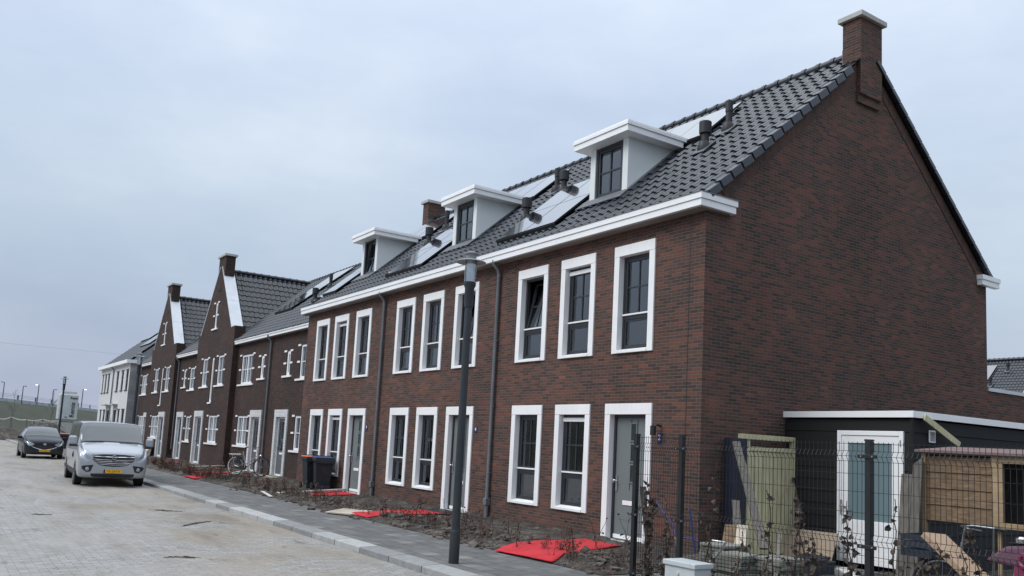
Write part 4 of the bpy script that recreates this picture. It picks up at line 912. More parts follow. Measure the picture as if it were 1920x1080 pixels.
# far end of the hedge: reads as one mass
vs, fs = [], []; rnd2 = random.Random(4); hs = MB()
for k in range(420):
    x = -33 - 27*rnd2.random(); y = -2.45+rnd2.uniform(-.3,.3); h = rnd2.uniform(.25,.6); p = Vector((x,y,.02)); e = p + Vector((rnd2.uniform(-.1,.1), rnd2.uniform(-.1,.1), h)); hs.tube([p, e], [.006,.003], 3, False)
    for q in range(9): leaf_quad(hs.v, hs.f, p.lerp(e, rnd2.random()) + Vector((rnd2.uniform(-.12,.12), rnd2.uniform(-.12,.12), 0)), .07, rnd2)
hs.v = [tuple(v) for v in hs.v]
tag(hs.build('hedge', M['leaf_red'], recalc=False), 'far end of the low red brown hedge along the pavement, behind the van', 'hedge', kind='stuff')
# clods of earth thrown up by digging
def clods(n, seed, x0, x1, y0, y1, smin, smax):
    rnd = random.Random(seed); mb = MB()
    for k in range(n):
        x, y = rnd.uniform(x0, x1), rnd.gauss((y0+y1)/2, (y1-y0)/4)
        if carpet_mask(x, y) > .05: continue
        s = rnd.uniform(smin, smax)*(.5+rnd.random()**3); bm = bmesh.new(); bmesh.ops.create_icosphere(bm, subdivisions=1, radius=s)
        sc = (rnd.uniform(.7,1.4), rnd.uniform(.7,1.4), rnd.uniform(.4,.8))
        for v in bm.verts: v.co = Vector((v.co.x*sc[0], v.co.y*sc[1], v.co.z*sc[2]))*rnd.uniform(.7,1.25)
        mb.add([v.co + Vector((x, y, soil_z(x, y)+s*.15)) for v in bm.verts], [tuple(v.index for v in f.verts) for f in bm.faces]); bm.free()
    return mb
tag(clods(1500, 2, -16, .9, -2.78, -1.35, .02, .075).build('soil_clods', M['clod'], recalc=False), 'grey brown lumps of dug earth scattered along the planted bed', 'soil', kind='stuff')

lvs, lfs, lr = [], [], random.Random(21)
for k in range(2600):
    x = .9-17*lr.random()**1.2; y = min(.0, max(-2.78, lr.gauss(-2.15, .45)))
    if carpet_mask(x, y) > .3 and lr.random() < .85: continue
    leaf_quad(lvs, lfs, Vector((x, y, soil_z(x, y)+.012)), lr.uniform(.03,.06), lr)
tag(MB().add(lvs, lfs).build('fallen_leaves', M['leaf'], recalc=False), 'withered brown leaves scattered over the soil of the planted bed', 'leaves', kind='stuff')
# ------------------------------------------------------------------ street lamps
LOCAL = True
def make_lamp():
    r = empty('street_lamp', (0,0,0))
    MB().lathe([(.072,-.15),(.072,.42),(.066,.44),(.061,.46)], n=20).build('base', M['black'], r, 30)
    MB().lathe([(.060,.46),(.051,3.62)], n=20).build('pole', M['lamp_pole'], r, 30)
    MB().lathe([(.060,3.58),(.068,3.64),(.068,3.86),(.086,3.90),(.089,3.94),(.05,3.95)], n=20).build('collar', M['lamp_pole'], r, 30)
    g = MB(); n = 24; g.lathe([(.083,3.95),(.085,4.27)], n=n); g.f = g.f[:-2]; g = g.build('glass_cylinder', M['clear'], r, 30, recalc=False)
    f = MB().lathe([(.066,3.952),(.070,3.965),(.070,4.075),(.058,4.085),(.058,4.10),(.05,4.13),(.05,4.23),(.066,4.262)], n=16); f.build('reflector', M['reflector'], g, 40)
    s = MB()
    for a in (.5, 2.6, 4.7): s.box(math.cos(a)*.078-.006, math.cos(a)*.078+.006, math.sin(a)*.078-.006, math.sin(a)*.078+.006, 3.95, 4.27)
    s.build('strut', M['black'], g)
    MB().lathe([(.075,4.265),(.215,4.235),(.218,4.242),(.20,4.255),(.08,4.285)], n=32).build('lamp_disc', M['lamp_disc'], r, 30)
    MB().lathe([(.07,4.28),(.075,4.35),(.108,4.355),(.11,4.372),(.06,4.39)], n=24).build('lamp_cap', M['lamp_disc'], r, 30)
    return r
lamp = make_lamp()
LL = ['slender dark street lamp with clear lantern, nearest, standing in front of the red brick houses', 'dark street lamp standing behind the silver van, before the white house', 'dark street lamp farthest away, beside the silo and the orange lidded bin']
for i, (x, y) in enumerate(((-.54,-4.2),(-24.15,-4.2),(-46.4,-4.13))):
    o = lamp if i == 0 else copy_tree(lamp); o.location = (x, y, 0); tag(o, LL[i], 'street lamp', 'street lamps along the kerb')
# ------------------------------------------------------------------ wheelie bins
def make_bin(lidmat):
    r = empty('wheelie_bin', (0,0,0)); b = MB(); lo, hi = [(-.20,-.21),(.20,-.21),(.20,.24),(-.20,.24)], [(-.27,-.30),(.27,-.30),(.27,.32),(-.27,.32)]
    for z0, z1, t0, t1 in ((.10,.86,0,.9),):
        P = [tuple(Vector(lo[i]).lerp(Vector(hi[i]), t))+(z,) for z, t in ((z0,t0),(z1,t1)) for i in range(4)]; b.add(P, [(3,2,1,0),(4,5,6,7),(0,1,5,4),(1,2,6,5),(2,3,7,6),(3,0,4,7)])
    b.box(-.30,.30,-.345,.345,.86,.96); b.box(-.31,.31,-.36,-.33,.80,.93); b.box(-.22,.22,-.25,-.2,.02,.14); b.box(-.26,-.20,-.33,-.27,.76,.86); b.box(.20,.26,-.33,-.27,.76,.86)
    b.build('bin_body', M['bin'], r, bevel=.02)
    l = MB().add([(-.31,-.36,.965),(.31,-.36,.965),(.31,.36,.965),(-.31,.36,.965),(-.28,-.31,.985),(.28,-.31,.985),(.28,.32,1.0),(-.28,.32,1.0)], [(0,3,2,1),(4,5,6,7),(0,1,5,4),(1,2,6,5),(2,3,7,6),(3,0,4,7)]); l.build('lid', lidmat, r, bevel=.02)
    MB().tube([(-.25,.36,1.0),(-.25,.42,1.0),(.25,.42,1.0),(.25,.36,1.0)], .018, 8).build('handle', M['bin'], r)
    for s in (-1,1): MB().lathe([(.03,-.03),(.10,-.025),(.10,.025),(.03,.03)], (s*.26,.28,.10), (1,0,0), 18).build('wheel', M['tyre'], r, 30)
    return r
bo = make_bin(M['lid_orange']); bb = make_bin(M['lid_blue'])
bb.location = (-14.95,-.42,.05); bb.rotation_euler.z = R(78); tag(bb, 'dark wheelie bin with blue lid, right one before the house front', 'wheelie bin', 'wheelie bins')
bo.location = (-15.62,-.48,.05); bo.rotation_euler.z = R(84); tag(bo, 'dark wheelie bin with orange lid, partly behind the blue lidded one', 'wheelie bin', 'wheelie bins')
bf = copy_tree(bo); bf.location = (-53.3,-3.0,0.); bf.rotation_euler.z = R(90); tag(bf, 'black wheelie bin with orange lid far off between the car and the van', 'wheelie bin', 'wheelie bins')
# ------------------------------------------------------------------ vehicles
def cr(p0, p1, p2, p3, t):
    return tuple(.5*((2*b) + (-a+c)*t + (2*a-5*b+4*c-d)*t*t + (-a+3*b-3*c+d)*t**3) for a, b, c, d in zip(p0, p1, p2, p3))
class Loft:
    def __init__(s, st):
        s.g = []
        for x, w, zb, zm, bl, wb, wt, zt, c in st:
            s.g.append([(x,0,zb),(x,.80*w,zb),(x,.975*w,zb+.09),(x,w,zm),(x,wb,bl),(x,wt,max(bl+.02, zt-.12)),(x,wt*.955,zt-.035),(x,wt*.66,zt),(x,0,zt+c)])
    def pt(s, u, t):
        n, m = len(s.g), 9; i = min(n-2, max(0, int(u))); f = u-i; rows = [s.g[min(n-1, max(0, i+k))] for k in (-1,0,1,2)]
        j = min(m-2, max(0, int(t))); e = t-j
        cols = []
        for r in rows: cols.append(cr(*[r[min(m-1, max(0, j+k))] if j+k >= 0 else (r[1][0], -r[1][1], r[1][2]) for k in (-1,0,1,2)], e))
        return Vector(cr(*cols, f))
    def patch(s, u0, u1, t0, t1, off=0., nu=8, nt=8, sides=(1,-1), u0b=None, u1b=None):
        """u0b, u1b: limits at t1, for slanted window edges"""
        mb = MB()
        for sg in sides:
            vs = []
            for i in range(nu+1):
                for j in range(nt+1):
                    ft = j/nt; a = u0 + ((u0b if u0b is not None else u0)-u0)*ft; b = u1 + ((u1b if u1b is not None else u1)-u1)*ft
                    u, t = a+(b-a)*i/nu, t0+(t1-t0)*ft; p = s.pt(u, t)
                    if off:
                        n = (s.pt(min(len(s.g)-1, u+.05), t)-s.pt(max(0, u-.05), t)).cross(s.pt(u, min(8, t+.05))-s.pt(u, max(0, t-.05)))
                        if n.length > 1e-9:
                            n.normalize(); 
                            if n.dot(p - Vector((p.x-.0, 0, .8))) < 0 and abs(n.y)+abs(n.z) > .3: n = -n
                            if abs(n.y)+abs(n.z) <= .3 and n.x < 0 and u < 4: n = -n
                            p = p + n*off
                    vs.append((p.x, sg*p.y, p.z))
            mb.add(vs, [(i*(nt+1)+j, (i+1)*(nt+1)+j, (i+1)*(nt+1)+j+1, i*(nt+1)+j+1) for i in range(nu) for j in range(nt)])
        return mb
    def body(s, k=4):
        n = len(s.g)-1; mb = s.patch(0, n, 0, 8, 0, n*k, 8*k)
        for u in (0, n):
            ring = [s.pt(u, t/4) for t in range(33)]; mb.poly([(p.x,p.y,p.z) for p in ring] + [(p.x,-p.y,p.z) for p in ring[::-1]])
        return mb
def front_patch(body, poly, off, mat, name, parent, mirror=False, rings=(1,.75,.5,.25), mb=None):
    bm = bmesh.new(); bm.from_mesh(body.data); tr = bvhtree.BVHTree.FromBMesh(bm); bm.free(); mb = mb or MB()
    if mirror:
        front_patch(body, poly, off, mat, name, parent); return front_patch(body, [(-y, z) for y, z in poly], off, mat, name, parent)
    for sg in (1,):
        n0 = len(poly); P = []
        for i in range(n0):
            a, b = Vector(poly[i]), Vector(poly[(i+1) % n0]); m = max(1, int((b-a).length/.06)); P += [a.lerp(b, q/m) for q in range(m)]
        c = sum(P, Vector((0,0)))/len(P); vs = []
        for r in (*rings, 0):
            for p in (P if r else [c]):
                q = c + (p-c)*r; h = tr.ray_cast(Vector((3, sg*q.x, q.y)), Vector((-1,0,0)))
                vs.append((h[0].x + off if h[0] else .3, sg*q.x, q.y))
        n = len(P); fs = [(k*n+i, k*n+(i+1) % n, (k+1)*n+(i+1) % n, (k+1)*n+i) for k in range(len(rings)-1) for i in range(n)]
        fs += [((len(rings)-1)*n+i, (len(rings)-1)*n+(i+1) % n, len(rings)*n) for i in range(n)]; mb.add(vs, fs)
    return mb.build(name, mat, parent, 50) if name else mb
def front_x(body, y, z):
    bm = bmesh.new(); bm.from_mesh(body.data); tr = bvhtree.BVHTree.FromBMesh(bm); bm.free(); h = tr.ray_cast(Vector((3,y,z)), Vector((-1,0,0))); return h[0].x if h[0] else 0.
def wheel(parent, x, y, r, w, sg):
    t = MB().lathe([(r*.62,-w/2),(r*.93,-w/2),(r,-w*.36),(r,w*.36),(r*.93,w/2),(r*.62,w/2)], (x,y,r), (0,sg,0), 32).build('wheel', M['tyre'], parent, 40)
    m = MB().lathe([(r*.64,w*.30),(r*.64,w*.5),(r*.60,w*.51),(r*.57,w*.35),(r*.15,w*.30)], (x,y,r), (0,sg,0), 32)
    for k in range(5):
        a = 2*math.pi*k/5 + .3; d = Vector((math.cos(a),0,math.sin(a))); c = Vector((x, y+sg*w*.42, r)); e = Vector((-d.z,0,d.x)); m.obox(c + d*r*.36, d*r*.25, e*r*.075, (0,.018,0))
    m.lathe([(r*.16,w*.3),(r*.16,w*.5),(r*.1,w*.53)], (x,y,r), (0,sg,0), 16); m.build('rim', M['alloy'], t, 40)
    return t
def plate(body, parent, z, text, yo=0.):
    x = front_x(body, yo, z) + .02; p = MB().box(x, x+.012, yo-.26, yo+.26, z-.056, z+.056).build('number_plate', M['plate_yellow'], parent, bevel=.004)
    MB().box(x+.0125, x+.0135, yo-.26, yo-.215, z-.054, z+.054).build('country_band', M['blue_plate'], p)
    text_mesh('plate_text', text, .105, M['ink'], p, (x+.013, yo+.02, z), EAST, .001)
# silver van
van = empty('delivery_van', (0,0,0), 'silver delivery van parked at the kerb, facing the viewer', 'van')
VS = [(.95,.76,.36,.58,.74,.76,.66,.90,.008),(.92,.90,.30,.62,.84,.90,.80,1.01,.01),(.83,.965,.27,.66,.95,.95,.86,1.10,.012),(.58,.985,.26,.70,1.05,.975,.90,1.22,.015),(.22,.99,.26,.75,1.12,.98,.915,1.33,.015),(-.16,.99,.26,.75,1.15,.98,.895,1.63,.015),(-.52,.99,.26,.75,1.15,.98,.87,1.88,.015),(-.86,.99,.26,.75,1.15,.98,.86,1.955,.015),(-2.5,.99,.26,.75,1.15,.98,.85,1.975,.02),(-4.2,.99,.26,.75,1.15,.98,.85,1.965,.02),(-4.42,.975,.28,.75,1.15,.965,.84,1.93,.02),(-4.46,.94,.34,.75,1.1,.93,.80,1.86,.02)]
lf = Loft(VS); vb = lf.body().build('body', M['silver'], van, 40)
lf.patch(4.02, 6.42, 5.42, 8, .003, 14, 10).build('windscreen_seal', M['black'], van, 60)
lf.patch(4.12, 6.28, 5.58, 8, .008, 14, 10).build('windscreen', M['car_glass'], van, 60)
lf.patch(4.0, 4.14, 5.7, 8, .008, 2, 10).build('scuttle_panel', M['black'], van, 60)
[lf.patch(5.15, 7.0, 4.18, 5.15, .006, 8, 6, u0b=5.75, sides=(q_,)).build('side_window', M['car_glass'], van, 60) for q_ in (1,-1)]
[lf.patch(7.12, 8.0, 4.18, 5.15, .006, 8, 6, sides=(q_,)).build('side_window', M['car_glass'], van, 60) for q_ in (1,-1)]
[lf.patch(8.06, 8.95, 4.18, 5.15, .006, 8, 6, sides=(q_,)).build('side_window', M['car_glass'], van, 60) for q_ in (1,-1)]
lf.patch(3.2, 9.6, 1.6, 2.35, .010, 30, 4).build('sill_trim', M['black'], van, 60)
for u in (5.05, 7.06, 8.03): lf.patch(u-.006, u+.006, 2.0, 4.15, .003, 1, 12).build('panel_gap', M['black'], van, 60)
lf.patch(5.0, 7.06, 4.1, 4.16, .003, 20, 1).build('panel_gap', M['black'], van, 60)
gp = [(-.60,.955),(-.3,.985),(0,.99),(.3,.985),(.60,.955),(.57,.80),(.40,.66),(.2,.625),(0,.615),(-.2,.625),(-.40,.66),(-.57,.80)]
gr = front_patch(vb, gp, .006, M['black'], 'grille', van)
for i, (z, hw, mt) in enumerate(((.915,.575,.030),(.835,.555,.012),(.785,.52,.012),(.735,.48,.012),(.69,.42,.010))):
    mb = MB(); n = 16; zz = lambda y: z - .02*(1-(y/hw)**2)*(i > 0) - (.0 if i else .012*(1-(abs(y)/hw)))
    pts = [Vector((front_x(vb, hw*(2*k/n-1), zz(hw*(2*k/n-1)))+.02, hw*(2*k/n-1), zz(hw*(2*k/n-1)))) for k in range(n+1)]
    mb.tube(pts, mt*.5, 6); mb.build('grille_bar', M['chrome'], gr, 60)
xe = front_x(vb, 0, .90)+.045
em = MB().torus((xe,0,.90), (1,0,0), .058, .011, 24, 6); em.bar((xe,-.062,.905), (xe,.0,.905), .012, .012); em.bar((xe,-.015,.897), (xe,.062,.897), .012, .012); em.build('emblem', M['chrome'], gr, 60)
front_patch(vb, [(.56,.965),(.62,.84),(.72,.84),(.84,.90),(.915,1.0),(.90,1.16),(.86,1.215),(.76,1.12)], .006, M['lens'], 'headlight', van, True)
front_patch(vb, [(.55,.66),(.83,.63),(.885,.60),(.86,.53),(.74,.44),(.62,.46)], .006, M['black'], 'fog_light_recess', van, True)
for s in (1,-1): MB().lathe([(.05,0),(.055,.012),(.03,.02)], (front_x(vb, s*.72, .53)+.006, s*.72, .535), (1,0,0), 16).build('fog_light', M['lens'], van, 40)
front_patch(vb, [(-.62,.40),(0,.415),(.62,.40),(.60,.325),(.52,.295),(0,.29),(-.52,.295),(-.60,.325)], .006, M['black'], 'lower_intake', van)
plate(vb, van, .475, 'VS-247-K')
for s in (1,-1):
    mr = MB().obox((.0,s*1.12,1.36), (.06,0,0), (0,.115,0), (0,0,.135)).build('wing_mirror', M['silver'], van, bevel=.05); MB().obox((.005,s*1.11,1.205), (.05,0,0), (0,.10,0), (0,0,.035)).bar((-.02,s*.95,1.19), (.0,s*1.12,1.2), .06, .04).build('mirror_foot', M['black'], mr, bevel=.01)
    for x in (0., -3.5): MB().lathe([(.40,-.02),(.40,.006)], (x,s*.985,.36), (0,s,0), 32).build('wheel_arch', M['black'], van); wheel(van, x, s*.885, .335, .23, s)
mk = MB()
for q, dz in ((-.15,.0),(-.02,.05),(.09,-.02)): mk.bar((-1.05+q,-.9895,.83+dz), (-.92+q,-.9895,.93+dz), .004, .05, (0,1,0))
mk.build('door_lettering', M['ink'], van)
for x in (-1.15, -1.75): MB().obox((x,-.985,1.0), (.10,0,0), (0,.018,0), (0,0,.02)).build('door_handle', M['silver'], van, bevel=.008)
for s in (1,-1): MB().bar((.26,s*.5-.3,1.335), (.22,s*.5+.25,1.36), .02, .012).build('wiper', M['black'], van)
MB().tube([(-.9,.0,1.97),(-1.0,0,2.12)], [.012,.005], 6).build('aerial', M['black'], van)
cr_ = MB()
P_ = [lf.pt(3.98, 5.9+2.1*q/10) for q in range(11)]; P_ = [(p.x, p.y, p.z+.006) for p in P_] + [(p.x, -p.y, p.z+.006) for p in P_[::-1][1:]]
cr_.tube(P_, .007, 4, False)
for s in (1,-1): cr_.tube([(lf.pt(1.6+2.3*q/8, 5.75).x, s*lf.pt(1.6+2.3*q/8, 5.75).y, lf.pt(1.6+2.3*q/8, 5.75).z+.004) for q in range(9)], .005, 4, False)
cr_.build('bonnet_gap', M['black'], van)
van.location = (-17.95,-5.86,-.10); van.rotation_euler.z = R(-3.2); van.scale = (1, .93, .94)
# black hatchback
car = empty('parked_car', (0,0,0), 'small black hatchback parked behind the silver van', 'car')
CS = [(.83,.58,.34,.5,.60,.58,.50,.73,.01),(.79,.76,.25,.5,.69,.76,.66,.82,.01),(.62,.85,.20,.55,.78,.84,.74,.91,.015),(.25,.865,.19,.55,.86,.855,.77,.99,.02),(-.16,.865,.19,.55,.91,.855,.77,1.06,.02),(-.55,.865,.19,.55,.94,.855,.70,1.31,.02),(-.92,.865,.19,.55,.95,.855,.66,1.46,.02),(-1.5,.865,.19,.55,.96,.855,.645,1.51,.02),(-2.4,.86,.19,.55,.97,.85,.64,1.48,.02),(-2.85,.855,.2,.55,.99,.84,.62,1.34,.02),(-3.1,.83,.25,.55,.96,.82,.68,1.10,.01),(-3.16,.78,.33,.55,.85,.78,.60,.97,.01)]
lc = Loft(CS); cb = lc.body().build('body', M['black_paint'], car, 40)
lc.patch(4.1, 6.35, 5.7, 8, .006, 14, 10).build('windscreen', M['car_glass'], car, 60)
[lc.patch(4.7, 7.0, 4.15, 5.2, .006, 8, 6, u0b=5.7, sides=(q_,)).build('side_window', M['car_glass'], car, 60) for q_ in (1,-1)]
[lc.patch(7.1, 8.9, 4.15, 5.2, .006, 8, 6, u1b=8.6, sides=(q_,)).build('side_window', M['car_glass'], car, 60) for q_ in (1,-1)]
front_patch(cb, [(-.40,.63),(0,.65),(.40,.63),(.48,.53),(.40,.45),(0,.43),(-.40,.45),(-.48,.53)], .006, M['black'], 'grille', car)
mb = MB(); pts = [Vector((front_x(cb, y, .44+.13*(abs(y)/.52)**2)+.012, y, .44+.13*(abs(y)/.52)**2)) for y in [-.52+.065*k for k in range(17)]]; mb.tube(pts, .010, 6); mb.build('grille_bar', M['chrome'], car, 60)
front_patch(cb, [(.42,.685),(.54,.60),(.66,.60),(.755,.68),(.765,.80),(.66,.80),(.54,.755)], .006, M['lens'], 'headlight', car, True)
front_patch(cb, [(-.5,.34),(0,.35),(.5,.34),(.45,.27),(0,.26),(-.45,.27)], .006, M['black'], 'lower_intake', car)
e = MB().lathe([(.05,0),(.05,.012)], (front_x(cb,0,.70),0,.70), (1,0,0), 20); e.v = [(x, y*1.5, z) for x, y, z in e.v]; e.build('emblem', M['chrome'], car)
plate(cb, car, .395, 'TH-552-X')
for s in (1,-1):
    MB().obox((-.45,s*.98,.98), (.05,0,0), (0,.10,0), (0,0,.06)).bar((-.47,s*.84,.95), (-.45,s*.95,.96), .05, .04).build('wing_mirror', M['black_paint'], car, bevel=.02)
    for x in (0., -2.49): MB().lathe([(.345,-.02),(.345,.006)], (x,s*.86,.31), (0,s,0), 28).build('wheel_arch', M['black'], car); wheel(car, x, s*.775, .295, .19, s)
car.location = (-37.75,-5.72,-.10)
# ------------------------------------------------------------------ bicycle on its stand
def bicycle(loc, rz, label):
    b = empty('bicycle', (0,0,0), label, 'bicycle'); r = .335
    W = []
    for x in (0., 1.10):
        t = MB().torus((x,0,r), (0,1,0), r, .019, 40, 8).build('wheel', M['tyre'], b, 60)
        MB().torus((x,0,r), (0,1,0), r-.026, .013, 40, 6).build('rim', M['metal'] if x else M['white'], t, 60)
        sp = MB()
        for k in range(16):
            a = math.pi*2*k/16; sp.tube([(x,.02*(-1)**k,r),(x+math.cos(a)*(r-.03),0,r+math.sin(a)*(r-.03))], .0016, 3, False)
        sp.lathe([(.02,-.045),(.02,.045)], (x,0,r), (0,1,0), 10); sp.build('spokes', M['metal'], t)
        W.append(t)
    f = MB(); bb_ = Vector((.46,0,.28)); st = Vector((.30,0,.80)); hd0, hd1 = Vector((.93,0,.62)), Vector((.885,0,.86))
    f.tube([bb_, st], .017, 10); f.tube([bb_ + Vector((0,0,.03)), hd0], .021, 10); f.tube([bb_*.8+st*.2+Vector((.02,0,.03)), hd0*.45+hd1*.55], .016, 10); f.tube([hd0-Vector((-.01,0,.03)), hd1], .021, 10)
    for s in (1,-1): f.tube([bb_+Vector((0,s*.03,0)), (0,s*.06,r)], .010, 6); f.tube([st-Vector((-.06,0,.18)), (0,s*.06,r)], .009, 6)
    f.build('frame', M['metal'], b, 60)
    k = MB()
    for s in (1,-1): k.tube([hd0-Vector((-.012,0,.04)), (.96,s*.045,.60), (1.10,s*.05,r)], .011, 8)
    k.build('fork', M['lamp_pole'], b, 60)
    MB().tube([hd1,(.86,0,1.0),(.84,0,1.03)], .013, 8).tube([(.56,.28,1.02),(.68,.27,1.03),(.84,.12,1.045),(.86,0,1.04),(.84,-.12,1.045),(.68,-.27,1.03),(.56,-.28,1.02)], .011, 8).build('handlebar', M['metal'], b, 60)
    for s in (1,-1): MB().tube([(.55,s*.28,1.02),(.67,s*.275,1.03)], .017, 8).build('grip', M['black'], b, 60)
    MB().tube([st,(.27,0,.90)], .012, 8).build('seat_post', M['metal'], b)
    MB().add([(.10,.10,.935),(.10,-.10,.935),(.26,-.075,.93),(.42,-.02,.92),(.42,.02,.92),(.26,.075,.93),(.12,.07,.895),(.12,-.07,.895),(.38,-.015,.895),(.38,.015,.895)], [(0,1,2,5),(5,2,3,4),(6,9,8,7),(0,6,7,1),(1,7,8,3,2),(3,8,9,4),(4,9,6,0,5)]).build('saddle', M['black'], b, bevel=.012)
    mg = MB()
    for x, a0, a1 in ((0.,.35,3.5),(1.10,.6,2.9)):
        P = [(x+math.cos(a0+(a1-a0)*q/14)*(r+.035), r+math.sin(a0+(a1-a0)*q/14)*(r+.035)) for q in range(15)]
        for (xa, za), (xb, zb_) in zip(P, P[1:]): mg.add([(xa,-.03,za),(xa,.03,za),(xb,.03,zb_),(xb,-.03,zb_)], [(0,1,2,3)])
    mg.build('mudguard', M['black'], b, 60)
    MB().box(.02,.50,-.055,-.035,.215,.36).build('chain_case', M['lamp_pole'], b, bevel=.03)
    g = MB().prism([(-.02,.045,.42),(.24,.045,.42),(.20,.045,.66),(.04,.045,.68)], (0,.004,0)); g.v += [(x,-y,z) for x,y,z in g.v[:8]]; g.f += [tuple(i+8 for i in q) for q in g.f[:6]]; g.build('coat_guard', M['lamp_pole'], b)
    c = MB()
    for s in (1,-1): c.tube([(-.27,s*.055,.74),(.24,s*.055,.76)], .007, 6); c.tube([(-.14,s*.055,.745),(0,s*.06,r)], .006, 6); c.tube([(.1,s*.055,.752),(0,s*.06,r)], .006, 6)
    for q in range(4): c.tube([(-.25+.15*q,-.055,.745+.006*q),(-.25+.15*q,.055,.745+.006*q)], .006, 6)
    c.build('luggage_rack', M['metal'], b, 60)
    d = MB().tube([bb_+Vector((0,.08,0)), bb_+Vector((.04,.085,-.16))], .010, 6).tube([bb_+Vector((0,-.08,0)), bb_+Vector((-.04,-.085,.16))], .010, 6); d.box(.45,.55,.09,.18,.10,.125); d.box(.37,.47,-.18,-.09,.425,.45); d.build('crank', M['metal'], b)
    MB().tube([(.36,.05,.30),(.30,.20,.0)], .010, 6).build('kickstand', M['metal'], b)
    MB().lathe([(.03,0),(.045,.05),(.045,.06)], (1.0,0,.74), (1,0,.0), 14).build('headlight', M['chrome'], b, 60)
    b.location = loc; b.rotation_euler.z = rz; return b
bicycle((-21.95,-.98,.10), R(38.5), 'grey city bicycle with luggage rack standing before the white framed doors')
LOCAL = False
# ------------------------------------------------------------------ garden shed
S = empty('garden_shed', (1.2, 5, 0), 'flat roofed black timber shed with white door against the brick gable', 'shed')
sw = wall_sheet(MB(), 2.13, -.1, 2.40, .003, 2.36, [(1.07,2.25,.10,2.19)], depth=.1)
rnd = random.Random(9)
def boards(y0, y1, z0, z1, x, step=.2):
    mb = MB(); z = z0
    while z < z1-.02:
        t = min(step, z1-z); mb.add([(x+.022,y0,z),(x+.022,y1,z),(x+.010,y1,z+t-.004),(x+.010,y0,z+t-.004),(x-.02,y0,z),(x-.02,y1,z),(x-.02,y1,z+t-.004),(x-.02,y0,z+t-.004)], [(0,1,2,3),(4,7,6,5),(0,4,5,1),(3,2,6,7),(0,3,7,4),(1,5,6,2)]); z += t
    return mb
for z in [0.]: pass
fb = MB(); z = -.02
while z < 2.38:
    t = min(.2, 2.40-z)
    for a, b in ((.003,1.068),(2.252,2.36)) if z < 2.17 else ((.003,2.36),):
        fb.add([(a,2.108,z),(b,2.108,z),(b,2.12,z+t-.004),(a,2.12,z+t-.004),(a,2.14,z),(b,2.14,z),(b,2.14,z+t-.004),(a,2.14,z+t-.004)], [(0,1,2,3),(4,7,6,5),(0,4,5,1),(3,2,6,7),(0,3,7,4),(1,5,6,2)])
    z += t
sb = boards(2.13, 8.9, -.02, 2.40, 2.36); fb.v, fb.f = fb.v, fb.f; o = len(fb.v); fb.v += sb.v; fb.f += [tuple(i+o for i in f) for f in sb.f]
fb.box(2.345,2.395,2.095,2.15,-.05,2.40); fb.box(.003,2.34,8.85,8.9,-.1,2.4)
fb.build('cladding', M['clad'], S)
MB().box(.003,2.345,2.15,8.85,2.41,2.45).build('roof', M['black'], S)
MB().box(.004,2.43,2.055,2.10,2.402,2.505).box(2.40,2.432,2.10,9.0,2.402,2.505).build('roof_trim', M['white'], S, bevel=.003)
d = MB(); sash(d, 1.075, 2.245, .08, 2.188, 2.085, 2.15, .075); sash(d, 1.155, 2.165, .16, 2.108, 2.10, 2.14, .12); d.box(1.275,2.045,2.103,2.138,.28,.76)
d = d.build('door', M['white'], S, bevel=.005)
MB().box(1.275,2.045,2.118,2.128,.76,1.988).build('frosted_pane', M['frosted'], d)
MB().box(1.14,1.175,2.08,2.10,.82,1.06).tube([(1.157,2.085,.96),(1.157,2.04,.96),(1.29,2.04,.955)], .011, 8).build('handle', M['metal'], d)
for z in (.4,1.1,1.95): MB().lathe([(.012,0),(.012,.10)], (2.20,2.085,z), (0,0,1), 8).build('hinge', M['metal'], d)
g = MB().box(2.385,2.397,2.55,2.73,2.04,2.23).build('vent_grille', M['white'], S, bevel=.004)
gs = MB()
for k in range(9): gs.box(2.398,2.401,2.575,2.705,2.063+.017*k,2.071+.017*k)
gs.build('slat', M['frame'], g)
# ------------------------------------------------------------------ mesh fence
FYY = -2.9; PX = [1.669, 2.467, 4.944, 7.42]
F = empty('mesh_fence', (4.5, FYY, 0), 'black welded wire mesh fence with square posts, around the garden', 'fence')
for k, x in enumerate(PX):
    p = MB().box(x-.03, x+.03, FYY-.03, FYY+.03, -.1, 1.865).build('post', M['dark_metal'], F, bevel=.004)
    MB().box(x-.033, x+.033, FYY-.033, FYY+.033, 1.866, 1.885).build('post_cap', M['dark_metal'], p)
    for z in (.15, .87, 1.72):
        c = MB(); a = x - (.10 if k else .03); b = x + (.10 if k < 3 else .03); c.box(a, b, FYY-.045, FYY-.031, z-.018, z+.018); cl = c.build('clamp', M['dark_metal'], p, bevel=.003)
        sc = MB()
        for q in ([-.06] if k else [])+([.06] if k < 3 else []): sc.lathe([(.009,0),(.008,.006)], (x+q,FYY-.045,z), (0,-1,0), 10)
        sc.build('bolt', M['metal'], cl)
folds = [.18, .93, 1.72]
for a, b, st in ((PX[0]+.03, PX[1]-.03, .04), (PX[1]+.03, PX[2]-.03, .05), (PX[2]+.03, PX[3]-.03, .05)):
    m = MB(); x = a + .02; zz = [.04]
    prof = [(.04,0)]
    for f in folds: prof += [(f-.05,0), (f,-.035), (f+.05,0)]
    prof += [(1.86,0)]
    while x < b:
        m.tube([(x, FYY+.0+dy, z) for z, dy in prof], .0027, 4, False); x += st
    for z in (.06,.13,.18,.23,.43,.63,.78,.88,.93,.98,1.18,1.38,1.55,1.67,1.72,1.77,1.84):
        dy = -.035 if z in folds else 0.; m.tube([(a, FYY+dy+.005, z), (b, FYY+dy+.005, z)], .0033, 4, False)
    m.build('mesh_panel', M['dark_metal'], F, recalc=False)
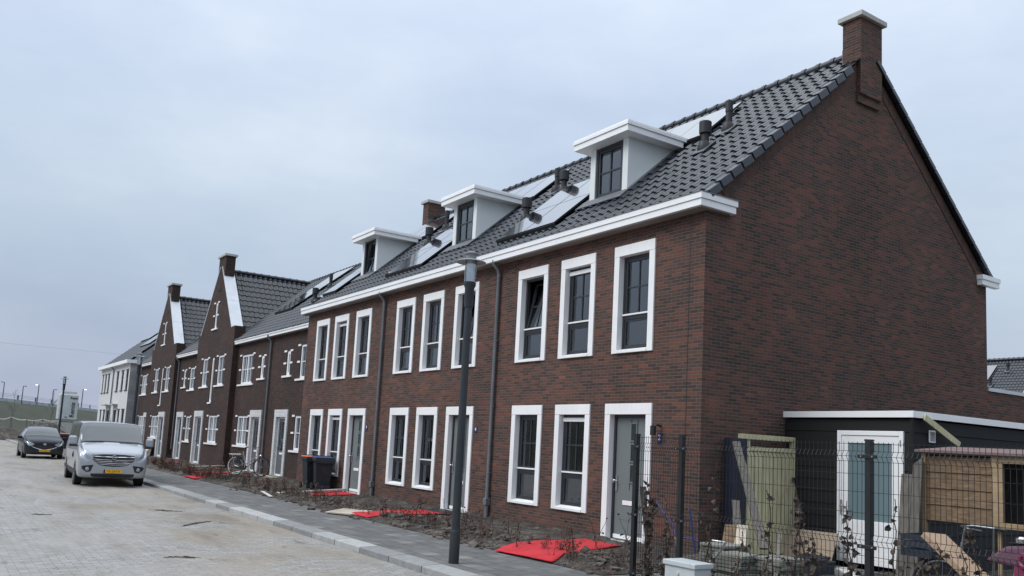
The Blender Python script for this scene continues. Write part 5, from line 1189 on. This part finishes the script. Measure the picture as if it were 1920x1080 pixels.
# ------------------------------------------------------------------ ivy on the fence
def ivy(x, top, seed, dens, lab, lean=0., y=FYY, mat='ivy', size=.055):
    rnd = random.Random(seed); r = empty('climbing_plant', (x, y, 0), lab, 'plant', 'climbing plants along the mesh fence'); st = MB(); lv = MB()
    for s in range(2 + (dens > 30)):
        p = Vector((x + rnd.uniform(-.04,.04), y + rnd.uniform(-.03,.05), 0)); pts = [p.copy()]; h = top*(1 if s == 0 else rnd.uniform(.5,.9)); n = 14
        for k in range(n): p = p + Vector((rnd.uniform(-.035,.035) + lean/n, rnd.uniform(-.02,.02), h/n)); pts.append(p.copy())
        st.tube(pts, [.009*(1-.75*k/n)+.0015 for k in range(n+1)], 5, False)
        for k in range(dens):
            q = pts[1+int((n-1)*rnd.random()**1.15)]; dr = Vector((rnd.uniform(-1,1), rnd.uniform(-1,1), rnd.uniform(-.4,.7)))*rnd.uniform(.01,.08); e = q + dr; st.tube([q, e], [.0022,.0015], 3, False)
            # five lobed leaf, curled
            dd = Vector((rnd.uniform(-1,1), rnd.uniform(-1,.2), rnd.uniform(-1,.3))).normalized(); sd_ = dd.cross(Vector((rnd.uniform(-1,1),1,rnd.uniform(-1,1)))).normalized(); nn = dd.cross(sd_); z = size*rnd.uniform(.5,1.25); o = len(lv.v)
            pr_ = [(0,0),(-.10,.30),(.18,.46),(.48,.42),(.66,.24),(1,0),(.66,-.24),(.48,-.42),(.18,-.46),(-.10,-.30)]
            lv.v += [tuple(e + dd*(a*z) + sd_*(b*z) + nn*(z*.35*(b*b*1.5 + a*a*rnd.uniform(-1.2,.5)))) for a, b in pr_]; lv.v.append(tuple(e + dd*z*.35 - nn*z*.04)); lv.f += [(o+i, o+(i+1) % 10, o+10) for i in range(10)]
    st.build('stem', M['twig'], r, recalc=False); lv.build('foliage', M[mat], r, recalc=False); return r
IV = [(1.88,1.35,1,70,.06,'bushiest climbing plant, thick with brown leaves, between the first two fence posts'),(2.20,1.15,2,34,-.05,'low climbing plant just left of the second fence post'),(2.93,1.62,3,26,.05,'thin tall climbing plant with few leaves, first one right of the second fence post'),(3.42,.85,4,18,.0,'short climbing plant in front of the stacked slabs'),(3.72,1.32,5,30,-.02,'climbing plant before the lower right of the green gate'),(4.08,1.30,6,30,.0,'climbing plant before the plywood sheet'),(4.40,1.45,7,42,-.16,'climbing plant with a bare whip tip, left of the white shed door'),(4.74,1.28,8,42,.12,'leafy climbing plant in front of the white shed door, left of the fence post'),(5.20,1.34,9,26,.09,'climbing plant in front of the white shed door, right of the fence post'),(5.52,1.0,10,40,.0,'greyish climbing plant in front of the grey leaning boards'),(5.98,1.22,11,34,-.05,'climbing plant before the shiplap hutch and brown board')]
for x, top, sd_, dn, ln, lab in IV: ivy(x, top, sd_, dn, lab, ln)
# a sawn branch in the hedge by the first post
b = MB(); b.tube([(1.78,-2.8,.0),(1.80,-2.8,.6),(1.73,-2.8,1.0),(1.70,-2.8,1.22)], [.03,.03,.035,.04], 8)
tag(b.build('cut_branch', M['bark'], smooth=40), 'thick cut branch standing behind the first fence post', 'branch')
# ------------------------------------------------------------------ things in the garden
C_ = empty('utility_cabinet', (2.86,-3.16,0), 'pale grey utility cabinet standing before the fence', 'cabinet')
MB().box(2.63,3.09,-3.29,-3.03,-.1,.405).build('body', M['cabinet'], C_, bevel=.006); MB().box(2.61,3.11,-3.31,-3.01,.406,.462).build('lid', M['cabinet'], C_, bevel=.008); MB().lathe([(.022,0),(.02,.01)], (2.84,-3.29,.33), (0,-1,0), 14).build('lock', M['cabinet'], C_)
G = empty('garden_gate', (.2,1.5,0), 'light green timber garden gate standing against the brick gable', 'gate')
g = MB(); g.box(.17,.23,.86,.94,.06,1.965); g.box(.17,.23,2.03,2.11,.06,2.05); g.box(.155,.245,.78,2.11,1.966,2.05) if False else g.box(.155,.245,.72,2.028,1.966,2.05)
g.box(.165,.235,.942,2.028,1.78,1.85); g.box(.165,.235,.942,2.028,.08,.18); g.build('frame', M['green_wood'], G, bevel=.004)
for k in range(9): MB().box(.185+.004*(k % 2),.215+.004*(k % 2),.944+.1205*k,.944+.1205*k+.108,.185,1.778).build('board', M['green_wood'], G, bevel=.004)
MB().box(.236,.25,2.0,2.10,1.28,1.36).build('hinge', M['metal'], G)
tag(MB().box(.06,.30,.50,.79,-.02,1.97).build('navy_panel', M['blue_plate'] if False else plain('navy_coated_board', (.010,.014,.03), .5), bevel=.006), 'dark navy board on end, left of the green gate', 'board')
plank('long grey weathered plank leaning against the green gate', (1.50,-.22,.36), (.40,.40,1.90), .125, .045, 'old_wood')
plank('short dark plank leaning behind the left slab stack', (1.05,-.25,.28), (.55,.25,.98), .12, .03, 'old_wood')
plank('pale grey board leaning behind the stacked slabs', (1.25,-.45,.36), (1.0,-.1,.64), .16, .03, 'pale_plank')
plank('small brown board upright by the left slab stack', (1.0,-.35,.38), (.78,-.05,.62), .26, .03, 'shiplap')
plank('narrow grey stick leaning on the right slab stack', (2.42,-1.1,.12), (2.05,-.55,.66), .05, .03, 'old_wood')
rr = random.Random(12)
for si, (cx, cy, n, lab) in enumerate(((1.15,-.66,8,'weathered paving slab in the left stack, below the leaning short plank'),(1.78,-1.05,7,'weathered paving slab in the middle stack, below the long grey plank'),(2.22,-.78,7,'weathered paving slab in the right stack, beside the plywood sheet'))):
    for k in range(n):
        a = rr.uniform(-.12,.12); u = Vector((math.cos(a),math.sin(a),0)); v = Vector((-u.y,u.x,0))
        s = MB().obox((cx+rr.uniform(-.03,.03), cy+rr.uniform(-.03,.03), .03+.047*k+.02), u*.245, v*.245, (0,0,.0215)).build('paving_slab', M['paver_top'] if k == n-1 else M['paver'], bevel=.006)
        tag(s, lab.replace('slab in', 'slab on top of') if k == n-1 else lab, 'paving slab', 'weathered paving slabs in stacks' if k < n-1 else None)
pw = MB().add([(.10,1.78,.0),(1.22,1.70,.0),(1.24,1.90,.52),(.08,1.98,.50),(.10,1.80,.0),(1.22,1.72,.0),(1.24,1.92,.52),(.08,2.0,.50)], [(0,1,2,3),(4,7,6,5),(0,4,5,1),(1,5,6,2),(2,6,7,3),(3,7,4,0)])
tag(pw.build('plywood_sheet', M['plywood']), 'low beige plywood sheet leaning against the black shed', 'board')
T = empty('blue_trestle', (1.0,-1.4,0), 'blue and grey tubular steel stand behind the second fence post', 'stand')
MB().tube([(.50,-1.4,.93),(.62,-1.4,.82),(.83,-1.4,.66),(.90,-1.4,.50),(1.06,-1.4,.50)], .016, 8).tube([(1.16,-1.4,.90),(1.22,-1.4,.62),(1.29,-1.4,.30)], .016, 8).tube([(.9,-1.4,.5),(1.35,-1.4,.47)], .013, 8).build('blue_tube', M['blue_steel'], T, 60)
MB().tube([(.90,-1.4,.48),(.96,-1.4,.2),(1.0,-1.4,.02)], .018, 8).tube([(1.20,-1.4,.10),(1.42,-1.35,.12),(1.62,-1.3,.34),(1.75,-1.3,.50),(1.5,-1.3,.50)], .018, 8).build('grey_tube', M['metal'], T, 60)
# hutch
HU = empty('wooden_hutch', (4.4,.7,0), 'raised wooden hutch of shiplap boards with a felt roof, beside the shed', 'hutch')
for k in range(4):
    z = .985+.205*k; MB().add([(3.66,.275,z),(4.50,.275,z),(4.50,.29,z+.20),(3.66,.29,z+.20),(3.66,.31,z),(4.50,.31,z),(4.50,.31,z+.20),(3.66,.31,z+.20)], [(0,1,2,3),(4,7,6,5),(0,4,5,1),(3,2,6,7),(0,3,7,4),(1,5,6,2)]).build('board', M['shiplap'], HU)
fr = MB(); fr.box(4.50,4.57,.25,.32,.95,1.83); fr.box(3.60,3.66,.27,.33,.0,1.84); fr.box(5.35,5.42,.25,.32,.0,1.83); fr.box(4.572,5.348,.262,.31,1.74,1.82); fr.box(4.572,5.348,.262,.31,.97,1.04); fr.box(4.572,4.62,.262,.31,1.042,1.738); fr.box(4.52,4.56,.33,.37,0,.95)
fr.build('frame', M['new_wood'], HU, bevel=.004)
MB().box(3.62,5.40,.95,1.0,.97,1.83).box(3.62,3.64,.33,.95,.97,1.83).box(5.38,5.40,.33,.95,.97,1.83).box(3.64,5.38,.33,.95,.96,.98).build('inner_boarding', M['old_wood'], HU)
wm = MB()
for k in range(22): wm.tube([(4.62+.033*k,.30,1.04),(4.62+.033*k,.30,1.74)], .0012, 3, False)
for k in range(21): wm.tube([(4.62,.302,1.04+.033*k),(5.35,.302,1.04+.033*k)], .0012, 3, False)
wm.build('wire_mesh', M['dark_metal'], HU)
MB().add([(3.55,.20,1.845),(5.55,.20,1.825),(5.55,1.10,1.895),(3.55,1.10,1.915),(3.55,.20,1.875),(5.55,.20,1.855),(5.55,1.10,1.925),(3.55,1.10,1.945)], [(3,2,1,0),(4,5,6,7),(0,1,5,4),(1,2,6,5),(2,3,7,6),(3,0,4,7)]).build('roof', plain('faded_roof_felt', (.17,.115,.11), .9, bmp=.4), HU)
for k, (x0, x1, top) in enumerate(((3.37,3.52,1.55),(3.53,3.66,1.78))):
    m = MB(); m.prism([(x0-.02,.06,0),(x1-.02,.06,0),(x1,.20,top),(x0,.20,top-(.10 if k else 0))], (0,.03,0))
    tag(m.build('weathered_board', M['old_wood'], bevel=.003), ('shorter' if k == 0 else 'taller') + ' grey weathered board upright at the left side of the hutch', 'board')
tag(MB().bar((2.47,2.30,2.42), (2.55,3.15,2.03), .02, .10).build('lean_to_batten', M['green_wood'], bevel=.004), 'greenish batten slanting down from the shed roof edge', 'batten')
LOCAL = True
b2 = bicycle((5.72,-1.0,0.0), R(183), 'bicycle with silver handlebar behind the fence, beside the hutch')
LOCAL = False
cr_ = MB(); cr_.box(4.22,4.58,-1.2,-.8,.66,.68)
for z in (.68,.76,.84): 
    cr_.box(4.22,4.24,-1.2,-.8,z,z+.06); cr_.box(4.56,4.58,-1.2,-.8,z,z+.06); cr_.box(4.24,4.56,-1.2,-1.18,z,z+.06); cr_.box(4.24,4.56,-.82,-.8,z,z+.06)
for x in (4.22,4.54): cr_.box(x,x+.04,-1.205,-1.2,.66,.9)
cr_.box(4.38,4.42,-1.02,-.98,.3,.66)
tag(cr_.build('bicycle_crate', plain('dark_blue_grey_plastic', (.02,.026,.04), .5)), 'dark plastic crate on the front of the bicycle by the hutch', 'crate')
m = MB(); m.bar((4.84,-1.62,.95), (5.75,-1.75,.28), .06, .36, (0,1,0)); tag(m.build('brown_board', M['card'], bevel=.004), 'brown sheet slanting down in front of the bicycle by the hutch', 'board')
P = empty('child_seat', (5.45,-1.35,0), 'pink and mauve child seat at the right edge behind the fence', 'child seat')
MB().prism([(5.22,-1.35,.74),(5.42,-1.35,.90),(5.62,-1.35,.93),(5.62,-1.35,.70),(5.42,-1.35,.72)], (0,.22,0)).build('cover', M['mauve'], P, bevel=.03); MB().torus((5.62,-1.36,.78), (.3,1,0), .06, .028, 24, 8).box(5.50,5.70,-1.34,-1.15,.30,.74).build('shell', M['pink'], P, 60, bevel=.02); MB().lathe([(.05,0),(.055,.04),(.03,.06)], (5.56,-1.3,.95), (0,0,1), 14).build('knob', M['chrome'], P, 40)
tag(MB().tube([(5.62,-1.95,0),(5.615,-1.95,.6),(5.62,-1.95,1.10)], [.012,.010,.008], 6).build('garden_stake', M['old_wood']), 'thin grey stake upright at the right edge before the hutch opening', 'stake')
for k, (x0, x1, y0, y1, z0, z1, lab) in enumerate(((1.35,1.85,.55,.95,0,.20,'dark plastic tray lying at the foot of the white shed door, left one'),(1.62,2.0,.2,.55,0,.26,'dark plastic tray nearer the fence, right of the plywood sheet'),(1.45,1.80,.58,.9,.205,.26,'dark flat lid on top of the left tray before the shed door'))):
    tag(MB().box(x0,x1,y0,y1,z0,z1).box(x0-.015,x1+.015,y0-.015,y1+.015,z1-.04,z1-.002).build('plastic_tray', M['bin'], bevel=.012), lab, 'tray')
plank('pale board lying slanted at the foot of the white shed door', (2.0,.9,.12), (3.2,-.1,.02), .16, .03, 'white_plank')
plank('dark bent off-cut under the pale board before the shed', (2.2,.2,.05), (3.4,-.6,.03), .12, .03, 'old_wood')
# ------------------------------------------------------------------ far background
P0 = Vector((-165,-.7,0)); dv = Vector((-.927,.374,0)); nv = Vector((.374,.927,0))
def emb(t, off, z): return P0 + dv*t + nv*off + Vector((0,0,z))
m = MB(); vs = []
ts = [-170+4*k for k in range(111)]; prof = [(13,-.2),(10.5,.7),(7.5,2.0),(4,3.6),(1,4.8),(0,4.95),(-14,4.95)]
for t in ts:
    for o_, z in prof: vs.append(emb(t, o_ + .5*fbm(t, o_, .08), z + .12*fbm(t, o_, .15, 3)))
k_ = len(prof); m.add(vs, [(i*k_+j, (i+1)*k_+j, (i+1)*k_+j+1, i*k_+j+1) for i in range(len(ts)-1) for j in range(k_-1)])
tag(m.build('embankment', M['grass'], smooth=60, recalc=False), kind='structure')
m = MB().obox(emb(40,-.4,5.2), dv*200, nv*.15, (0,0,.40))
for k in range(0, 100): m.obox(emb(-160+4*k, -.2, 5.2), dv*.04, nv*.06, (0,0,.405))
tag(m.build('barrier_wall', M['viaduct']), 'long pale concrete barrier along the top of the grassy embankment', 'barrier')
RL = empty('railing', emb(0,-1,5.6), 'thin metal railing on top of the pale barrier along the embankment', 'railing')
rp = MB()
for k in range(38): rp.obox(emb(-150+10*k,-.4,6.0), dv*.3, nv*.06, (0,0,.42))
rp = rp.build('railing_posts', M['mast'], RL); tag(rp, kind='stuff')
for z in (5.95, 6.2, 6.45): MB().obox(emb(40,-.4,z), dv*200, nv*.015, (0,0,.018)).build('rail', M['mast'], RL)
for i, (x, y, zt_, lit, side, lab) in enumerate(((-176,.3,8.75,0,-1,'leftmost unlit lamp mast on the embankment'),(-174,3.3,8.2,0,1,'second lamp mast from the left on the embankment, arm to the right'),(-172.3,5.7,8.55,1,-1,'lit lamp mast just left of the far street lamp on the embankment'),(-170.9,8.05,7.85,0,1,'short lamp mast with a box, just left of the silo'),(-167.7,12.6,8.15,1,1,'lit lamp mast right of the silo on the embankment'))):
    r = empty('lamp_mast', (x,y,4.9), lab, 'lamp mast', 'lamp masts on the embankment')
    MB().tube([(x,y,4.8),(x,y,zt_-.1),(x,y,zt_)], [.10,.075,.07], 6).tube([(x,y,zt_-.03),(x,y+side*.35,zt_+.02)], .05, 6).build('mast', M['mast'], r)
    MB().box(x-.12,x+.16,y+side*.22,y+side*.55,zt_-.07,zt_+.06).build('lamp_head', M['lit'] if lit else M['mast'], r)
SI = empty('silo', (-91,1.4,0), 'pale grey mortar silo on legs with black lettering, at the far end of the street', 'silo')
s = MB().box(-92.2,-90.4,.50,2.28,2.02,4.72).build('tank', M['silo'], SI, bevel=.12); MB().box(-92.0,-90.6,.8,2.1,4.72,5.0).tube([(-91.3,1.5,5.0),(-91.3,1.5,5.3)], .04, 6).build('top', M['silo'], SI, bevel=.08)
for x in (-92.0,-90.6):
    for y in (.65,2.13): MB().tube([(x,y,2.1),(x,y+(-.25 if y < 1 else .12),-.2)], .05, 6).build('leg', M['silo'], SI)
    MB().tube([(x,.6,1.9),(x,2.15,.4)], .035, 6).build('brace', M['silo'], SI)
text_mesh('lettering', 'Remix', .62, M['ink'], s, (-90.385,1.80,3.1), Matrix(((0,0,1),(0,-1,0),(1,0,0))), .004, bold=.012)
text_mesh('lettering', 'Rem', .40, M['ink'], s, (-90.385,1.86,4.32), EAST, .004, bold=.008); text_mesh('lettering', 'Tel.', .20, M['ink'], s, (-90.385,1.25,2.3), EAST, .004, bold=.003)
def heap(cx, cy, rx, ry, h, seed, lab):
    nu, nw = 40, 14; vs = []
    for j in range(nw+1):
        for i in range(nu):
            a = 2*math.pi*i/nu; q = j/nw; x, y = cx+rx*q*math.cos(a), cy+ry*q*math.sin(a); e = max(0, 1-q**1.6); vs.append((x, y, -.14 + h*e*(1+.35*fbm(x, y, .55, 4, seed)) + .10*fbm(x, y, 1.6, 4, seed)*(q < .97)))
    tag(MB().add(vs, [(j*nu+i, j*nu+(i+1) % nu, (j+1)*nu+(i+1) % nu, (j+1)*nu+i) for j in range(nw) for i in range(nu)]).build('soil_heap', M['soil'], smooth=60, recalc=False), lab, 'soil heap', 'heaps of dug soil')
heap(-84,-6.0,4,4.2,1.45,1.,'heap of dark soil at the far left end of the road'); heap(-83.5,-1.4,3.5,2.9,1.7,2.,'heap of dark soil behind the black hatchback'); heap(-86,4.5,4,3.5,1.2,3.,'heap of dark soil behind the silo legs and van'); heap(-80,-13.5,5,4.5,1.5,4.,'heap of dark soil left of the road')
TP = empty('barrier_tape', (-93,-2,0), 'pale barrier tape sagging between thin posts behind the soil heaps', 'barrier tape')
pts = [(-96.0,-8.5,1.9),(-95.2,-4.4,1.8),(-94.5,-3.4,2.05),(-93.6,-2.0,1.83),(-92.8,-.6,1.98),(-91.8,.8,1.9),(-90.5,3.5,2.0)]; tp = MB()
for (a, b_) in zip(pts, pts[1:]):
    a, b_ = Vector(a), Vector(b_); Q = [a.lerp(b_, q/6) - Vector((0,0,.12*math.sin(math.pi*q/6))) for q in range(7)]
    for p, q in zip(Q, Q[1:]): tp.add([p-Vector((0,0,.05)), q-Vector((0,0,.05)), q+Vector((0,0,.05)), p+Vector((0,0,.05))], [(0,1,2,3)])
tp.build('tape', M['tape'], TP, recalc=False); pp = MB()
for p in pts: MB().tube([(p[0],p[1],-.2),(p[0],p[1],p[2]+.05)], .04, 6).build('post', M['old_wood'], TP)
SF = empty('site_fence', (-95,3,0), 'grey site hoarding with posts behind the silo', 'hoarding')
MB().box(-97.05,-96.95,-1.2,12,-.2,1.75).build('hoarding_panel', M['concrete'], SF)
for k in range(6): MB().box(-96.94,-96.82,-1.1+2.2*k,-1.0+2.2*k,-.2,1.95).build('post', M['mast'], SF)
def bare_tree(x, y, h, z0, seed, lab):
    rnd = random.Random(seed); r = empty('bare_tree', (x,y,z0), lab, 'tree', 'thin bare trees before the embankment'); tr, br = MB(), MB(); tip = Vector((x,y,z0+h)); pts = [Vector((x,y,z0-.1))]
    for k in range(6): pts.append(Vector((x+rnd.uniform(-.08,.08), y+rnd.uniform(-.08,.08), z0+h*(k+1)/6)))
    tr.tube(pts, [.055*(1-.8*k/6) for k in range(7)], 6, False)
    for k in range(16):
        t = rnd.uniform(.35,.98); p = pts[int(t*6)].lerp(pts[min(6,int(t*6)+1)], t*6-int(t*6)); a = rnd.uniform(0,6.28); L = h*.28*(1.1-t)+.2; d = Vector((math.cos(a)*.55, math.sin(a)*.55, rnd.uniform(.6,1.1))).normalized(); e = p+d*L; br.tube([p, (p+e)/2+Vector((0,0,-.03)), e], [.014,.011,.008], 4, False)
        for q in range(3): f = p.lerp(e, rnd.uniform(.4,.9)); g = f + (d+Vector((rnd.uniform(-.7,.7),rnd.uniform(-.7,.7),rnd.uniform(0,.6))))*L*.35; br.tube([f,g], [.008,.005], 3, False)
    tr.build('trunk', M['bark'], r); br.build('crown', M['bark'], r, recalc=False)
bare_tree(-128,-1.0,6.2,-.2,1,'thin bare tree at left, rising above the embankment'); bare_tree(-124,3.4,6.4,-.2,2,'thin bare tree left of the far street lamp'); bare_tree(-95,7.6,5.3,-.2,3,'thin bare tree between the silo and the white house')
tag(MB().tube([(-150+0*k, -60+10*k, 14.0+.0009*(10*k-70)**2*.25) for k in range(17)], .016, 4, False).build('overhead_cable', M['cable'], recalc=False), 'thin cable crossing the sky above the embankment', 'cable')
